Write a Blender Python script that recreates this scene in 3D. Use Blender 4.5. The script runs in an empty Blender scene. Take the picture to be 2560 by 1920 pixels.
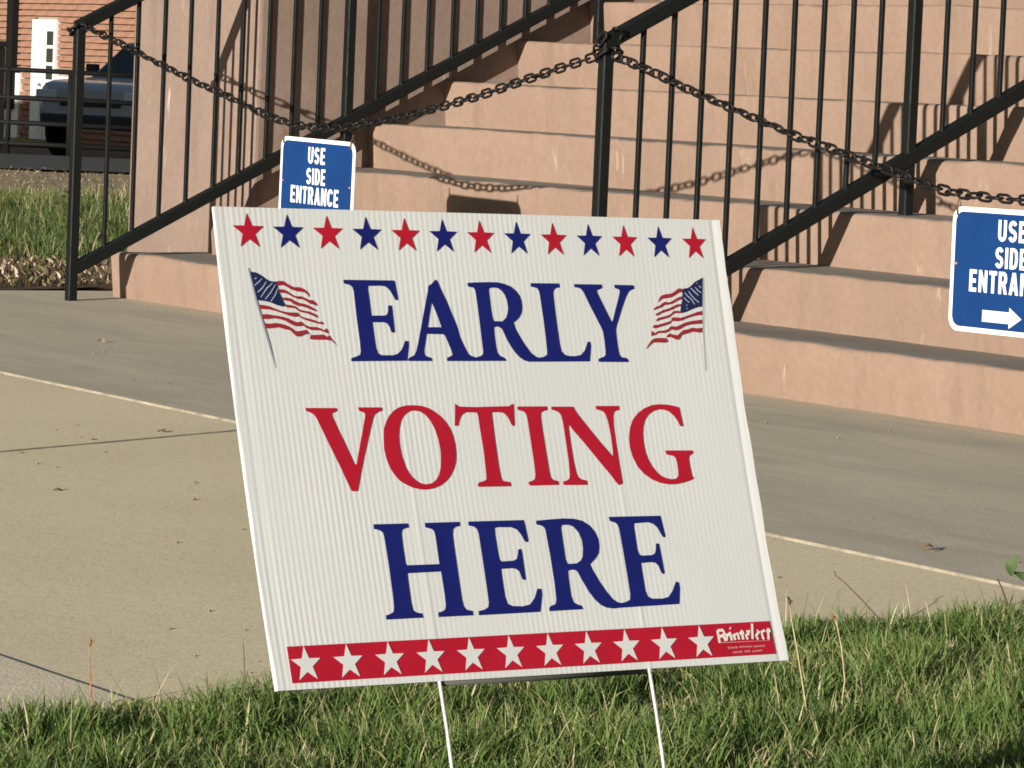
import bpy, bmesh, math, random
import numpy as np
from mathutils import Vector, Matrix, geometry

random.seed(7)
rng = np.random.default_rng(7)
scene = bpy.context.scene
col = scene.collection

# ------------------------------------------------------------------ camera
# world axes: X along the stair risers (right), Y up the stairs (away), Z up; apron paving at z = 0
CAM = Vector((0.0, -6.7348, 0.8846))
PITCH, ROLL, AZ = 0.078595, 0.042146, -0.989968
fwd = Vector((math.sin(AZ) * math.cos(PITCH), math.cos(AZ) * math.cos(PITCH), -math.sin(PITCH)))
rgt = Vector((math.cos(AZ), -math.sin(AZ), 0.0))
upv = rgt.cross(fwd)
cr = math.cos(ROLL) * rgt + math.sin(ROLL) * upv
cu = -math.sin(ROLL) * rgt + math.cos(ROLL) * upv
cam_data = bpy.data.cameras.new('camera')
cam = bpy.data.objects.new('camera', cam_data)
col.objects.link(cam)
M = Matrix((cr, cu, -fwd)).transposed().to_4x4()
M.translation = CAM
cam.matrix_world = M
cam_data.sensor_width = 36.0
cam_data.lens = 9781.7 / 2560.0 * 36.0
cam_data.clip_start = 0.05
cam_data.clip_end = 2000.0
scene.camera = cam

# ------------------------------------------------------------------ light
SUN = Vector((0.506, -1.0, 0.207)).normalized()          # towards the sun
sun_data = bpy.data.lights.new('sun', 'SUN')
sun_data.energy = 5.0
sun_data.angle = math.radians(0.5)
sun_data.color = (1.0, 0.945, 0.86)
sun = bpy.data.objects.new('sun', sun_data)
col.objects.link(sun)
sun.rotation_euler = SUN.to_track_quat('Z', 'Y').to_euler()
world = bpy.data.worlds.new('World')
scene.world = world
world.use_nodes = True
wn = world.node_tree
sky = wn.nodes.new('ShaderNodeTexSky')
sky.sky_type = 'NISHITA'
sky.sun_disc = False
sky.dust_density = 0.4
sky.sun_elevation = math.asin(SUN.z)
sky.sun_rotation = math.atan2(SUN.x, SUN.y)
bg = wn.nodes['Background']
wn.links.new(sky.outputs[0], bg.inputs[0])
bg.inputs[1].default_value = 0.05
scene.view_settings.view_transform = 'Standard'
scene.view_settings.look = 'None'
scene.view_settings.exposure = 0.80
scene.view_settings.gamma = 1.0
scene.cycles.filter_width = 1.7

# ------------------------------------------------------------------ helpers
def tag(o, label=None, cat=None, group=None, kind=None):
    if label: o['label'] = label
    if cat: o['category'] = cat
    if group: o['group'] = group
    if kind: o['kind'] = kind
    return o

def empty(name, loc=(0, 0, 0), parent=None):
    o = bpy.data.objects.new(name, None)
    col.objects.link(o)
    o.location = loc
    o.empty_display_size = 0.1
    if parent: o.parent = parent
    return o

def link_mesh(name, me, mats, parent=None):
    o = bpy.data.objects.new(name, me)
    col.objects.link(o)
    if parent is not None:
        o.parent = parent
        o.matrix_parent_inverse = Matrix.Identity(4)
    if mats is not None and not me.materials:
        for m in (mats if isinstance(mats, (list, tuple)) else [mats]):
            me.materials.append(m)
    return o

def mesh(name, verts, faces, mats, parent=None, smooth=False, mi=None):
    me = bpy.data.meshes.new(name)
    me.from_pydata([tuple(v) for v in verts], [], faces)
    me.update()
    if smooth:
        me.polygons.foreach_set('use_smooth', [True] * len(me.polygons))
    o = link_mesh(name, me, mats, parent)
    if mi is not None:
        me.polygons.foreach_set('material_index', mi)
    return o

class MB:
    """collects boxes, tubes and sheets for one mesh"""
    def __init__(s): s.v = []; s.f = []
    def add(s, vs, fs):
        b = len(s.v); s.v += [tuple(q) for q in vs]; s.f += [tuple(i + b for i in f) for f in fs]
    def box(s, lo, hi):
        x0, y0, z0 = lo; x1, y1, z1 = hi
        s.add([(x0,y0,z0),(x1,y0,z0),(x1,y1,z0),(x0,y1,z0),(x0,y0,z1),(x1,y0,z1),(x1,y1,z1),(x0,y1,z1)],
              [(0,3,2,1),(4,5,6,7),(0,1,5,4),(1,2,6,5),(2,3,7,6),(3,0,4,7)])
    def bar(s, a, b, w, h, up=Vector((0, 0, 1)), bev=0.0):
        a = Vector(a); b = Vector(b); d = (b - a).normalized()
        x = d.cross(up).normalized(); y = x.cross(d)
        if bev <= 0:
            prof = [(-w/2,-h/2),(w/2,-h/2),(w/2,h/2),(-w/2,h/2)]
        else:
            e = bev
            prof = [(-w/2+e,-h/2),(w/2-e,-h/2),(w/2,-h/2+e),(w/2,h/2-e),(w/2-e,h/2),(-w/2+e,h/2),(-w/2,h/2-e),(-w/2,-h/2+e)]
        n = len(prof)
        vs = [a + x*p + y*q for p, q in prof] + [b + x*p + y*q for p, q in prof]
        fs = [tuple(range(n))[::-1], tuple(range(n, 2*n))] + [(i, (i+1) % n, n+(i+1) % n, n+i) for i in range(n)]
        s.add(vs, fs)
    def tube(s, pts, r, n=6, cap=True):
        pts = [Vector(p) for p in pts]; rs = r if isinstance(r, (list, tuple)) else [r]*len(pts)
        vs = []
        ref = Vector((0, 0, 1))
        for i, p in enumerate(pts):
            d = (pts[min(i+1, len(pts)-1)] - pts[max(i-1, 0)]).normalized()
            q = ref if abs(d.dot(ref)) < .95 else Vector((1, 0, 0))
            x = d.cross(q).normalized(); y = x.cross(d)
            vs += [p + (x*math.cos(2*math.pi*k/n) + y*math.sin(2*math.pi*k/n))*rs[i] for k in range(n)]
        fs = [(i*n+k, i*n+(k+1) % n, (i+1)*n+(k+1) % n, (i+1)*n+k) for i in range(len(pts)-1) for k in range(n)]
        if cap: fs += [tuple(range(n))[::-1], tuple(range(len(pts)*n-n, len(pts)*n))]
        s.add(vs, fs)
    def lathe(s, prof, n, c, ax='y'):
        vs = []
        for r, h in prof:
            for k in range(n):
                a = 2*math.pi*k/n
                if ax == 'y': vs.append((c[0]+r*math.cos(a), c[1]+h, c[2]+r*math.sin(a)))
                else: vs.append((c[0]+r*math.cos(a), c[1]+r*math.sin(a), c[2]+h))
        m = len(prof)
        s.add(vs, [(i*n+k, i*n+(k+1) % n, (i+1)*n+(k+1) % n, (i+1)*n+k) for i in range(m-1) for k in range(n)]
              + [tuple(range(n))[::-1], tuple(range((m-1)*n, m*n))])
    def build(s, name, mats, parent=None, smooth=False):
        return mesh(name, s.v, s.f, mats, parent, smooth)

def bevel(o, w, seg=2):
    bm = bmesh.new(); bm.from_mesh(o.data)
    bmesh.ops.remove_doubles(bm, verts=bm.verts, dist=1e-5)
    ed = [e for e in bm.edges if len(e.link_faces) == 2 and e.calc_face_angle(0) > 0.5]
    bmesh.ops.bevel(bm, geom=ed, offset=w, segments=seg, affect='EDGES', profile=.6)
    bm.to_mesh(o.data); bm.free()
    return o

# ------------------------------------------------------------------ materials
def rgb(c): return (c[0], c[1], c[2], 1.0)

class NT:
    def __init__(s, name):
        s.m = bpy.data.materials.new(name); s.m.use_nodes = True
        s.t = s.m.node_tree; s.b = s.t.nodes['Principled BSDF']
        s.co = None
    def n(s, typ, **k):
        x = s.t.nodes.new(typ)
        for a, v in k.items(): setattr(x, a, v)
        return x
    def link(s, a, b): s.t.links.new(a, b)
    def coord(s, scale=(1, 1, 1), rot=(0, 0, 0), kind='Object'):
        tc = s.n('ShaderNodeTexCoord'); mp = s.n('ShaderNodeMapping')
        mp.inputs['Scale'].default_value = scale; mp.inputs['Rotation'].default_value = rot
        s.link(tc.outputs[kind], mp.inputs[0]); return mp.outputs[0]
    def noise(s, sc, det=6, rough=.6, co=None, dist=0.0):
        x = s.n('ShaderNodeTexNoise'); x.inputs['Scale'].default_value = sc; x.inputs['Detail'].default_value = det
        x.inputs['Roughness'].default_value = rough; x.inputs['Distortion'].default_value = dist
        if co is not None: s.link(co, x.inputs['Vector'])
        return x.outputs['Fac']
    def ramp(s, fac, stops, interp='LINEAR'):
        r = s.n('ShaderNodeValToRGB'); r.color_ramp.interpolation = interp
        e = r.color_ramp.elements
        while len(e) < len(stops): e.new(.5)
        for q, (p, c) in zip(e, stops):
            q.position = p; q.color = rgb(c) if not isinstance(c, (int, float)) else (c, c, c, 1)
        s.link(fac, r.inputs[0]); return r.outputs[0]
    def mix(s, fac, a, b, typ='MIX'):
        x = s.n('ShaderNodeMix', data_type='RGBA', blend_type=typ)
        for sock, val in ((x.inputs[0], fac), (x.inputs[6], a), (x.inputs[7], b)):
            if hasattr(val, 'is_linked'): s.link(val, sock)
            else: sock.default_value = val if isinstance(val, (int, float)) else rgb(val)
        return x.outputs[2]
    def base(s, c):
        if hasattr(c, 'is_linked'): s.link(c, s.b.inputs['Base Color'])
        else: s.b.inputs['Base Color'].default_value = rgb(c)
        return s
    def rough(s, r, spec=.5):
        if hasattr(r, 'is_linked'): s.link(r, s.b.inputs['Roughness'])
        else: s.b.inputs['Roughness'].default_value = r
        s.b.inputs['Specular IOR Level'].default_value = spec
        return s
    def bump(s, h, st=.3, dist=.01):
        x = s.n('ShaderNodeBump'); x.inputs['Strength'].default_value = st; x.inputs['Distance'].default_value = dist
        s.link(h, x.inputs['Height']); s.link(x.outputs[0], s.b.inputs['Normal']); return s

def m_stone(name, ca, cb, stain=.5, pale=(.52, .40, .30), vert=True, grit=.5):
    m = NT(name)
    co = m.coord(); cv = m.coord((3.0, 3.0, .55))
    big = m.noise(1.3, 7, .62, co); c = m.ramp(big, [(.32, cb), (.68, ca)])
    fine = m.noise(38, 5, .7, co)
    c = m.mix(m.ramp(fine, [(.30, .38), (.62, 0.0)]), c, [q*.72 for q in cb])
    if vert:
        st = m.ramp(m.noise(2.2, 6, .65, cv), [(.52, 0.0), (.72, stain)])
        c = m.mix(st, c, [q*.70 for q in cb])
        pl = m.ramp(m.noise(3.4, 8, .7, cv, 1.2), [(.63, 0.0), (.69, .65)])
        c = m.mix(pl, c, pale)
        pk = m.ramp(m.noise(9.0, 4, .6, co, .6), [(.72, 0.0), (.75, .8)])
        c = m.mix(pk, c, pale)
    m.base(c).rough(.9, .2)
    h = m.mix(.5, m.noise(70, 4, .7, co), m.noise(9, 6, .6, co))
    m.bump(h, grit, .006)
    return m.m

M_STONE = m_stone('brownstone', (.258, .175, .129), (.216, .146, .107), .5, (.36, .28, .21))
M_TREAD = m_stone('worn_tread_stone', (.255, .225, .185), (.195, .170, .138), 0, vert=False, grit=.6)
M_PIER = m_stone('pier_stone', (.235, .168, .133), (.190, .134, .105), .6, (.55, .47, .39))

def m_concrete(name, ca, cb, speck, stretch=None, bump=.35, tone=.5):
    m = NT(name); co = m.coord()
    cs = m.coord(stretch or (1, 1, 1))
    c = m.ramp(m.noise(1.1, 7, .6, cs, .4), [(.33, cb), (.67, ca)])
    if stretch:
        st = m.ramp(m.noise(5.5, 6, .65, cs, 1.0), [(.45, 0.0), (.72, tone)])
        c = m.mix(st, c, [q*1.35 for q in ca])
        st2 = m.ramp(m.noise(2.6, 5, .6, cs, .7), [(.52, 0.0), (.75, .45)])
        c = m.mix(st2, c, [q*.70 for q in cb])
    f = m.noise(160, 3, .7, co)
    c = m.mix(m.ramp(f, [(.36, .55), (.52, 0.0)]), c, [q*.58 for q in cb])
    c = m.mix(m.ramp(m.noise(.45, 6, .7, co, .8), [(.46, 0.0), (.66, .16)]), c, [q*.74 for q in cb])
    c = m.mix(m.ramp(m.noise(95, 3, .6, co), [(.60, 0.0), (.70, speck)]), c, [min(.75, q*1.5) for q in ca])
    m.base(c).rough(.92, .2)
    m.bump(m.mix(.5, f, m.noise(22, 5, .6, co)), bump, .004)
    return m.m

M_APRON = m_concrete('weathered_concrete', (.565, .485, .355), (.455, .392, .288), .15, (.45, 1.9, 1), .4, .30)
M_WALK = m_concrete('tan_concrete', (.80, .665, .425), (.73, .60, .382), .32)
M_WALK2 = m_concrete('pale_rough_concrete', (.80, .665, .47), (.68, .56, .395), .5, None, .8)
M_BED = NT('gravel_bed').base((.05, .045, .04)).rough(.95, .1).m

def m_plain(name, c, rough=.5, spec=.5, var=0.0, sc=20, metal=0.0, bump=0.0):
    m = NT(name)
    if var:
        co = m.coord()
        m.base(m.ramp(m.noise(sc, 5, .65, co), [(.3, [q*(1-var) for q in c]), (.7, [min(1, q*(1+var)) for q in c])]))
        if bump: m.bump(m.noise(sc*3, 4, .6, co), bump, .002)
    else: m.base(c)
    m.rough(rough, spec); m.b.inputs['Metallic'].default_value = metal
    return m.m

M_EDGE = m_plain('dimmed_slab_edge', (.30, .255, .185), .95, .1, .35, 14)  # darker colour on slab sides to tone down their sunlit strip
M_IRON = NT('black_painted_iron')
_co = M_IRON.coord()
M_IRON.base(M_IRON.mix(M_IRON.ramp(M_IRON.noise(14, 6, .7, _co), [(.62, 0.0), (.74, .5)]), (.0055, .0065, .006), (.020, .017, .015)))
M_IRON.rough(M_IRON.ramp(M_IRON.noise(30, 4, .6, _co), [(.3, .5), (.7, .7)]), .16)
M_IRON.bump(M_IRON.noise(55, 4, .6, _co), .25, .002)
M_IRON = M_IRON.m
M_CHAIN = m_plain('weathered_chain_steel', (.0085, .0072, .0066), .55, .25, .45, 60, .1)
M_WHITE = m_plain('white_sign_enamel', (.74, .73, .69), .45, .4, .03, 8)
M_BLUE = m_plain('blue_sign_enamel', (.0042, .032, .125), .5, .2, .10, 9)
M_GALV = m_plain('galvanised_wire', (.46, .44, .40), .5, .4, .35, 90, .3)

def m_coroplast(name, c, rough=.45, tl=.18):
    m = NT(name); co = m.coord()
    m.base(m.ramp(m.noise(6, 5, .6, co), [(.3, [q*.97 for q in c]), (.7, c)])).rough(rough, .4)
    out = m.t.nodes['Material Output']
    tr = m.n('ShaderNodeBsdfTranslucent'); tr.inputs[0].default_value = rgb(c)
    mx = m.n('ShaderNodeMixShader'); mx.inputs[0].default_value = tl
    m.link(m.b.outputs[0], mx.inputs[1]); m.link(tr.outputs[0], mx.inputs[2]); m.link(mx.outputs[0], out.inputs[0])
    return m.m
M_CORO = m_coroplast('white_corrugated_plastic', (.645, .645, .625))
M_INKR = m_plain('red_ink', (.34, .007, .020), .5, .22, .08, 25)
M_INKB = m_plain('navy_ink', (.0065, .010, .105), .5, .22, .10, 25)
M_FLAGR = m_plain('flag_red_ink', (.25, .016, .022), .5, .3)
M_FLAGB = m_plain('flag_blue_ink', (.011, .015, .060), .5, .3, .3, 80)
M_FLAGS = m_plain('flag_pale_ink', (.30, .34, .45), .5, .3)
M_FLAGP = m_plain('flag_pole_grey_ink', (.27, .29, .34), .5, .3)
M_INKW = m_plain('white_ink', (.62, .55, .52), .5, .3)
M_INKP = m_plain('pink_fine_print_ink', (.50, .20, .19), .5, .3)

def m_blade(name, stops, tl=.32):
    m = NT(name)
    at = m.n('ShaderNodeAttribute'); at.attribute_name = 'tint'
    c = m.ramp(at.outputs['Fac'], stops)
    m.base(c).rough(.55, .25)
    out = m.t.nodes['Material Output']
    tr = m.n('ShaderNodeBsdfTranslucent'); m.link(c, tr.inputs[0])
    mx = m.n('ShaderNodeMixShader'); mx.inputs[0].default_value = tl
    m.link(m.b.outputs[0], mx.inputs[1]); m.link(tr.outputs[0], mx.inputs[2]); m.link(mx.outputs[0], out.inputs[0])
    return m.m
M_GRASS = m_blade('lawn_blades', [(0, (.048, .082, .018)), (.35, (.095, .158, .034)), (.68, (.17, .235, .062)), (.80, (.28, .265, .11)), (.90, (.44, .37, .19)), (1, (.58, .50, .31))], .38)
M_TALL = m_blade('tall_grass_blades', [(0, (.03, .048, .012)), (.45, (.070, .105, .026)), (.72, (.13, .145, .045)), (.85, (.24, .20, .095)), (1, (.36, .29, .17))])
M_DRY = m_blade('dry_grass_blades', [(0, (.10, .085, .04)), (.5, (.24, .185, .10)), (1, (.44, .34, .20))])
M_LITTER = m_blade('leaf_litter', [(0, (.05, .035, .02)), (.35, (.13, .085, .045)), (.6, (.10, .12, .035)), (.8, (.38, .27, .18)), (1, (.62, .52, .42))], .15)
M_SOIL = m_plain('soil', (.075, .056, .036), .95, .1, .35, 25, 0, .8)
M_DIRT = m_plain('dry_dirt', (.30, .222, .138), .95, .1, .3, 3.0, 0, .5)
M_ASPH = m_plain('asphalt', (.048, .043, .040), .9, .2, .2, 2.0)
M_STRAW = m_plain('straw_stem', (.36, .29, .16), .7, .2, .25, 30)
M_TWIG = m_plain('dark_twig', (.085, .050, .030), .8, .2, .3, 30)
M_SEED = m_plain('rusty_seed_head', (.30, .125, .055), .8, .2, .4, 60)
M_LEAF = m_plain('green_weed_leaf', (.055, .085, .026), .6, .2, .4, 60)
M_DLEAF = m_plain('dry_brown_leaf', (.20, .115, .055), .8, .2, .3, 40)
M_BRICK = m_plain('terracotta_brick', (.25, .130, .083), .85, .2, .35, 2.6, 0, .4)
M_MORTAR = m_plain('mortar', (.30, .215, .155), .95, .1, .2, 8)
M_TRIM = m_plain('white_trim_paint', (.66, .65, .61), .5, .4, .04, 4)
M_GLASS = m_plain('dark_window_glass', (.02, .025, .028), .08, .6)
M_DARK = m_plain('dark_downpipe_paint', (.006, .006, .006), .7, .15)
M_CARP = NT('blue_grey_car_paint').base((.36, .37, .37)).rough(.4, .4); M_CARP.b.inputs['Coat Weight'].default_value = .6; M_CARP = M_CARP.m
M_TYRE = m_plain('tyre_rubber', (.018, .018, .018), .85, .2)
M_RIM = m_plain('wheel_alloy', (.42, .42, .43), .35, .5, .1, 10, .8)
M_LAMP = m_plain('lamp_lens', (.55, .56, .58), .15, .6)
M_PLAST = m_plain('black_bumper_plastic', (.03, .03, .032), .6, .3)

# outlines of the print on the yard sign, millimetres from its lower left corner
LETTERS = {
'E1':[[(136.0,388.9),(194.4,388.9),(195.1,387.1),(196.5,370.1),(193.4,369.6),(191.5,373.4),(188.5,378.5),(185.6,381.6),(181.8,383.3),(177.1,383.6),(163.4,383.3),(162.7,379.9),(163.0,373.2),(163.3,354.3),(178.4,354.4),(181.2,355.2),(183.0,358.1),(184.2,364.3),(188.2,364.4),(188.3,359.8),(188.0,338.3),(185.7,337.6),(183.9,338.9),(182.9,343.4),(180.6,346.5),(176.8,347.9),(163.4,347.9),(163.5,339.3),(163.7,329.2),(164.1,322.4),(165.6,317.4),(169.4,315.7),(182.8,315.7),(188.4,317.1),(192.9,320.5),(196.8,325.9),(198.7,329.7),(202.7,329.6),(202.2,324.8),(198.1,310.3),(133.6,309.8),(134.3,312.8),(140.6,314.5),(144.8,316.2),(146.0,319.6),(146.4,329.1),(146.0,353.9),(146.3,377.5),(145.5,381.4),(143.1,383.7),(139.9,384.6),(136.7,385.0),(135.9,386.4)]],
'A':[[(243.4,390.5),(245.4,388.8),(247.6,382.6),(253.3,369.5),(258.6,354.6),(262.5,343.8),(264.1,334.0),(267.6,325.5),(271.5,317.2),(274.3,315.4),(280.2,313.7),(279.6,310.1),(245.4,310.1),(245.3,312.9),(249.1,314.3),(252.8,316.0),(252.1,320.3),(247.0,334.6),(245.0,336.5),(225.2,336.8),(223.5,332.2),(219.7,320.8),(219.5,316.8),(220.8,314.8),(225.8,313.7),(227.6,312.3),(227.3,310.1),(199.5,310.1),(200.2,312.6),(203.4,314.0),(207.4,315.7),(210.4,319.7),(214.5,329.3),(223.7,354.4),(232.7,379.0),(233.7,383.8),(237.8,385.9)],[(235.5,368.6),(227.2,343.3),(243.6,343.4),(241.0,353.4)]],
'R':[[(281.3,387.6),(290.8,388.2),(306.9,388.7),(318.1,388.6),(325.6,387.2),(333.0,384.7),(338.7,380.4),(342.6,375.5),(343.9,370.3),(344.0,364.5),(342.5,358.7),(339.0,354.0),(335.0,350.8),(331.1,348.7),(332.9,341.8),(337.8,332.6),(342.3,325.6),(347.5,318.7),(352.6,314.9),(356.5,313.5),(355.8,309.5),(343.2,309.5),(338.5,310.8),(334.0,313.4),(329.1,318.1),(324.5,324.4),(320.7,331.3),(317.4,339.4),(316.1,342.3),(312.8,344.0),(309.4,344.6),(306.5,343.7),(305.9,335.3),(306.2,323.8),(306.8,318.6),(309.1,315.5),(313.7,313.7),(315.6,312.3),(316.1,310.3),(279.7,310.1),(280.3,313.7),(286.0,314.9),(289.4,316.9),(290.1,319.8),(290.1,332.4),(290.2,350.8),(289.8,376.7),(289.1,381.3),(287.3,383.0),(281.8,383.8),(280.7,385.5)],[(306.4,382.7),(305.6,379.8),(305.7,361.3),(306.2,353.2),(307.4,349.8),(317.9,349.7),(323.0,353.3),(325.6,358.6),(326.8,363.2),(326.6,370.1),(324.7,375.9),(321.1,380.5),(316.9,382.8),(311.8,383.4)]],
'L':[[(358.0,388.3),(393.2,388.4),(393.1,384.5),(388.6,383.9),(385.4,381.8),(384.3,378.3),(384.1,370.7),(384.1,359.0),(384.3,342.6),(384.7,326.9),(385.7,319.9),(389.4,316.4),(395.7,315.2),(402.9,315.2),(409.5,316.4),(414.6,320.5),(417.9,325.8),(420.1,329.9),(422.9,329.6),(423.1,325.2),(419.3,309.9),(356.0,309.5),(356.6,313.5),(362.7,314.3),(367.4,316.4),(368.0,319.9),(368.5,332.7),(368.5,350.7),(367.8,374.0),(367.3,379.8),(365.6,383.0),(361.5,384.3),(357.7,384.7)]],
'Y':[[(411.5,388.0),(446.4,388.0),(446.5,384.8),(444.2,383.6),(439.3,382.1),(439.9,378.8),(443.1,371.8),(448.6,360.0),(453.2,350.3),(454.8,350.9),(459.8,361.9),(465.4,373.8),(468.4,380.9),(467.6,383.2),(462.7,384.4),(462.1,387.9),(486.7,387.7),(487.3,384.1),(483.1,383.1),(479.4,381.0),(475.2,375.6),(469.2,365.5),(462.9,353.6),(458.7,345.9),(457.3,341.8),(456.9,334.7),(457.1,322.9),(457.8,316.4),(460.0,314.1),(466.5,313.2),(468.4,310.5),(467.6,309.2),(430.8,309.4),(430.5,312.0),(433.7,313.5),(438.2,314.6),(440.3,316.4),(441.0,320.5),(441.3,331.1),(440.9,339.4),(439.4,344.1),(434.0,355.2),(427.4,368.7),(422.6,379.8),(419.5,383.3),(416.1,384.6),(412.1,384.7)]],
'V':[[(74.9,265.0),(109.9,264.6),(110.4,262.5),(108.1,261.1),(104.3,259.8),(103.6,257.5),(104.5,254.8),(108.2,244.7),(114.8,228.5),(121.4,210.5),(123.9,210.1),(128.2,222.1),(135.0,239.9),(140.8,255.5),(141.5,258.3),(140.2,260.0),(135.1,261.7),(134.3,265.1),(161.5,264.9),(161.5,261.8),(156.1,260.2),(152.5,258.2),(150.0,254.9),(143.8,241.0),(133.2,216.5),(126.5,199.9),(121.2,185.5),(119.7,184.3),(114.2,184.5),(112.9,186.8),(105.9,205.8),(94.6,233.2),(86.2,254.4),(83.3,258.8),(80.0,260.5),(75.3,262.0)]],
'O':[[(159.0,236.3),(160.7,244.1),(164.6,251.4),(169.5,257.3),(175.6,262.0),(182.1,265.0),(190.4,266.6),(199.2,266.8),(207.9,266.1),(215.7,263.9),(223.1,259.9),(229.2,255.3),(234.4,249.6),(238.1,243.3),(240.3,235.9),(241.3,227.3),(240.8,219.4),(239.2,211.5),(236.0,204.7),(231.1,198.0),(224.7,192.4),(217.2,188.1),(208.6,185.4),(199.7,184.3),(192.3,184.7),(183.9,186.5),(175.2,190.6),(170.4,193.5),(165.9,198.6),(161.7,205.4),(158.7,215.0),(157.6,224.5)],[(199.0,261.5),(205.0,260.6),(211.2,257.2),(216.3,250.9),(220.3,242.3),(222.4,232.7),(223.0,221.9),(222.1,214.0),(220.1,205.0),(216.9,198.2),(212.7,193.5),(207.5,190.5),(201.2,189.5),(195.9,190.1),(190.9,192.2),(185.1,197.1),(179.8,205.7),(177.0,216.9),(176.2,228.2),(176.8,237.2),(178.6,245.1),(181.6,251.2),(185.4,256.3),(190.7,259.9),(195.0,261.3)]],
'T':[[(248.0,268.1),(250.4,266.2),(253.3,265.1),(271.8,264.5),(312.2,265.2),(315.2,266.6),(318.2,267.6),(317.0,256.8),(315.8,245.9),(313.1,245.5),(311.7,247.7),(309.5,253.4),(306.6,256.9),(302.8,259.0),(297.3,259.4),(290.3,259.2),(290.0,253.0),(289.5,230.1),(289.4,205.5),(290.2,194.1),(291.7,191.2),(300.5,189.9),(300.6,185.8),(261.5,185.9),(260.9,188.3),(263.3,190.3),(269.7,191.6),(272.4,193.2),(273.0,198.4),(274.0,220.0),(273.5,241.8),(273.3,256.6),(272.3,259.2),(259.3,259.5),(255.6,257.9),(252.4,255.1),(249.5,250.0),(248.2,246.3),(243.9,246.2),(245.6,254.6)]],
'I':[[(322.5,264.8),(358.6,264.7),(358.4,261.1),(354.0,260.3),(350.1,258.6),(349.1,253.7),(348.9,243.2),(349.2,220.7),(349.6,199.9),(350.3,193.5),(353.0,191.2),(358.8,189.9),(359.0,186.1),(323.9,186.0),(322.1,187.7),(322.8,189.7),(327.6,190.8),(330.6,192.2),(332.3,196.7),(332.8,208.2),(332.8,231.9),(332.5,252.1),(331.8,256.7),(329.8,259.3),(326.5,260.5),(322.1,261.3)]],
'N':[[(363.9,264.4),(391.0,264.2),(392.5,260.8),(396.5,255.0),(406.5,242.6),(418.3,227.9),(427.9,217.2),(431.1,213.1),(432.2,218.9),(432.6,234.7),(431.7,248.2),(430.3,254.7),(428.1,258.5),(424.8,260.0),(419.2,261.1),(419.0,264.7),(448.1,264.6),(448.0,260.7),(443.6,259.8),(440.8,258.4),(439.2,254.6),(437.9,244.0),(437.7,227.0),(437.9,204.8),(438.3,186.0),(433.3,184.3),(429.6,188.0),(425.7,193.9),(416.3,205.1),(398.1,227.6),(386.2,241.1),(382.5,246.7),(381.4,242.9),(381.2,228.9),(381.4,210.4),(382.6,197.6),(384.0,193.5),(387.1,191.4),(394.0,189.8),(394.2,185.4),(364.8,185.8),(364.7,189.2),(369.8,190.3),(373.0,192.2),(374.3,196.0),(375.5,209.3),(375.7,230.2),(375.5,249.3),(374.2,256.3),(371.5,259.0),(368.1,260.2),(363.7,261.4)]],
'G':[[(524.5,262.5),(524.7,259.8),(525.3,252.6),(526.1,243.1),(522.0,243.2),(520.3,247.9),(516.2,253.9),(510.3,258.4),(504.0,260.4),(497.4,260.6),(490.4,258.9),(483.9,255.4),(478.5,250.1),(475.3,243.7),(473.3,236.0),(472.4,227.2),(473.0,218.3),(474.8,210.6),(478.5,202.9),(483.2,197.0),(488.3,192.7),(495.2,190.1),(501.6,189.2),(506.9,189.7),(510.0,192.3),(510.8,196.5),(511.0,204.8),(510.3,210.7),(507.7,212.8),(499.1,214.4),(498.4,218.6),(532.5,218.1),(534.0,216.0),(531.8,214.5),(528.2,212.8),(526.8,209.8),(526.7,203.3),(527.4,192.0),(529.6,189.6),(525.9,187.9),(515.7,185.4),(504.3,183.9),(494.7,184.1),(485.5,185.7),(475.9,189.4),(467.4,194.9),(460.7,202.1),(456.1,212.1),(454.3,222.1),(455.0,232.1),(458.0,242.1),(463.1,250.3),(471.0,257.3),(479.9,261.9),(490.1,265.1),(499.8,265.9),(510.8,265.4),(519.5,263.8)]],
'H':[[(133.1,152.2),(172.6,152.1),(172.8,148.2),(168.0,147.4),(164.8,146.2),(163.4,142.1),(162.9,131.5),(162.9,114.5),(163.9,111.9),(201.9,111.9),(201.9,118.3),(202.2,138.6),(201.6,143.6),(199.4,145.9),(192.1,147.7),(192.0,152.1),(232.8,152.2),(232.6,148.2),(227.0,147.4),(223.9,145.3),(222.4,139.9),(222.0,128.5),(221.7,102.5),(221.5,77.2),(222.4,70.3),(224.8,67.0),(231.7,65.5),(231.9,61.2),(191.5,61.1),(191.8,65.5),(196.6,66.2),(200.3,68.0),(201.8,71.7),(202.5,83.0),(202.4,104.7),(163.3,104.3),(162.9,98.2),(162.5,76.3),(163.3,68.8),(166.6,66.5),(173.1,65.3),(173.5,61.2),(131.4,61.0),(131.8,65.0),(136.8,66.1),(140.9,68.1),(142.3,72.7),(143.1,83.9),(143.7,111.4),(143.3,138.3),(142.7,143.3),(140.5,145.6),(136.6,146.9),(132.7,147.7)]],
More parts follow.
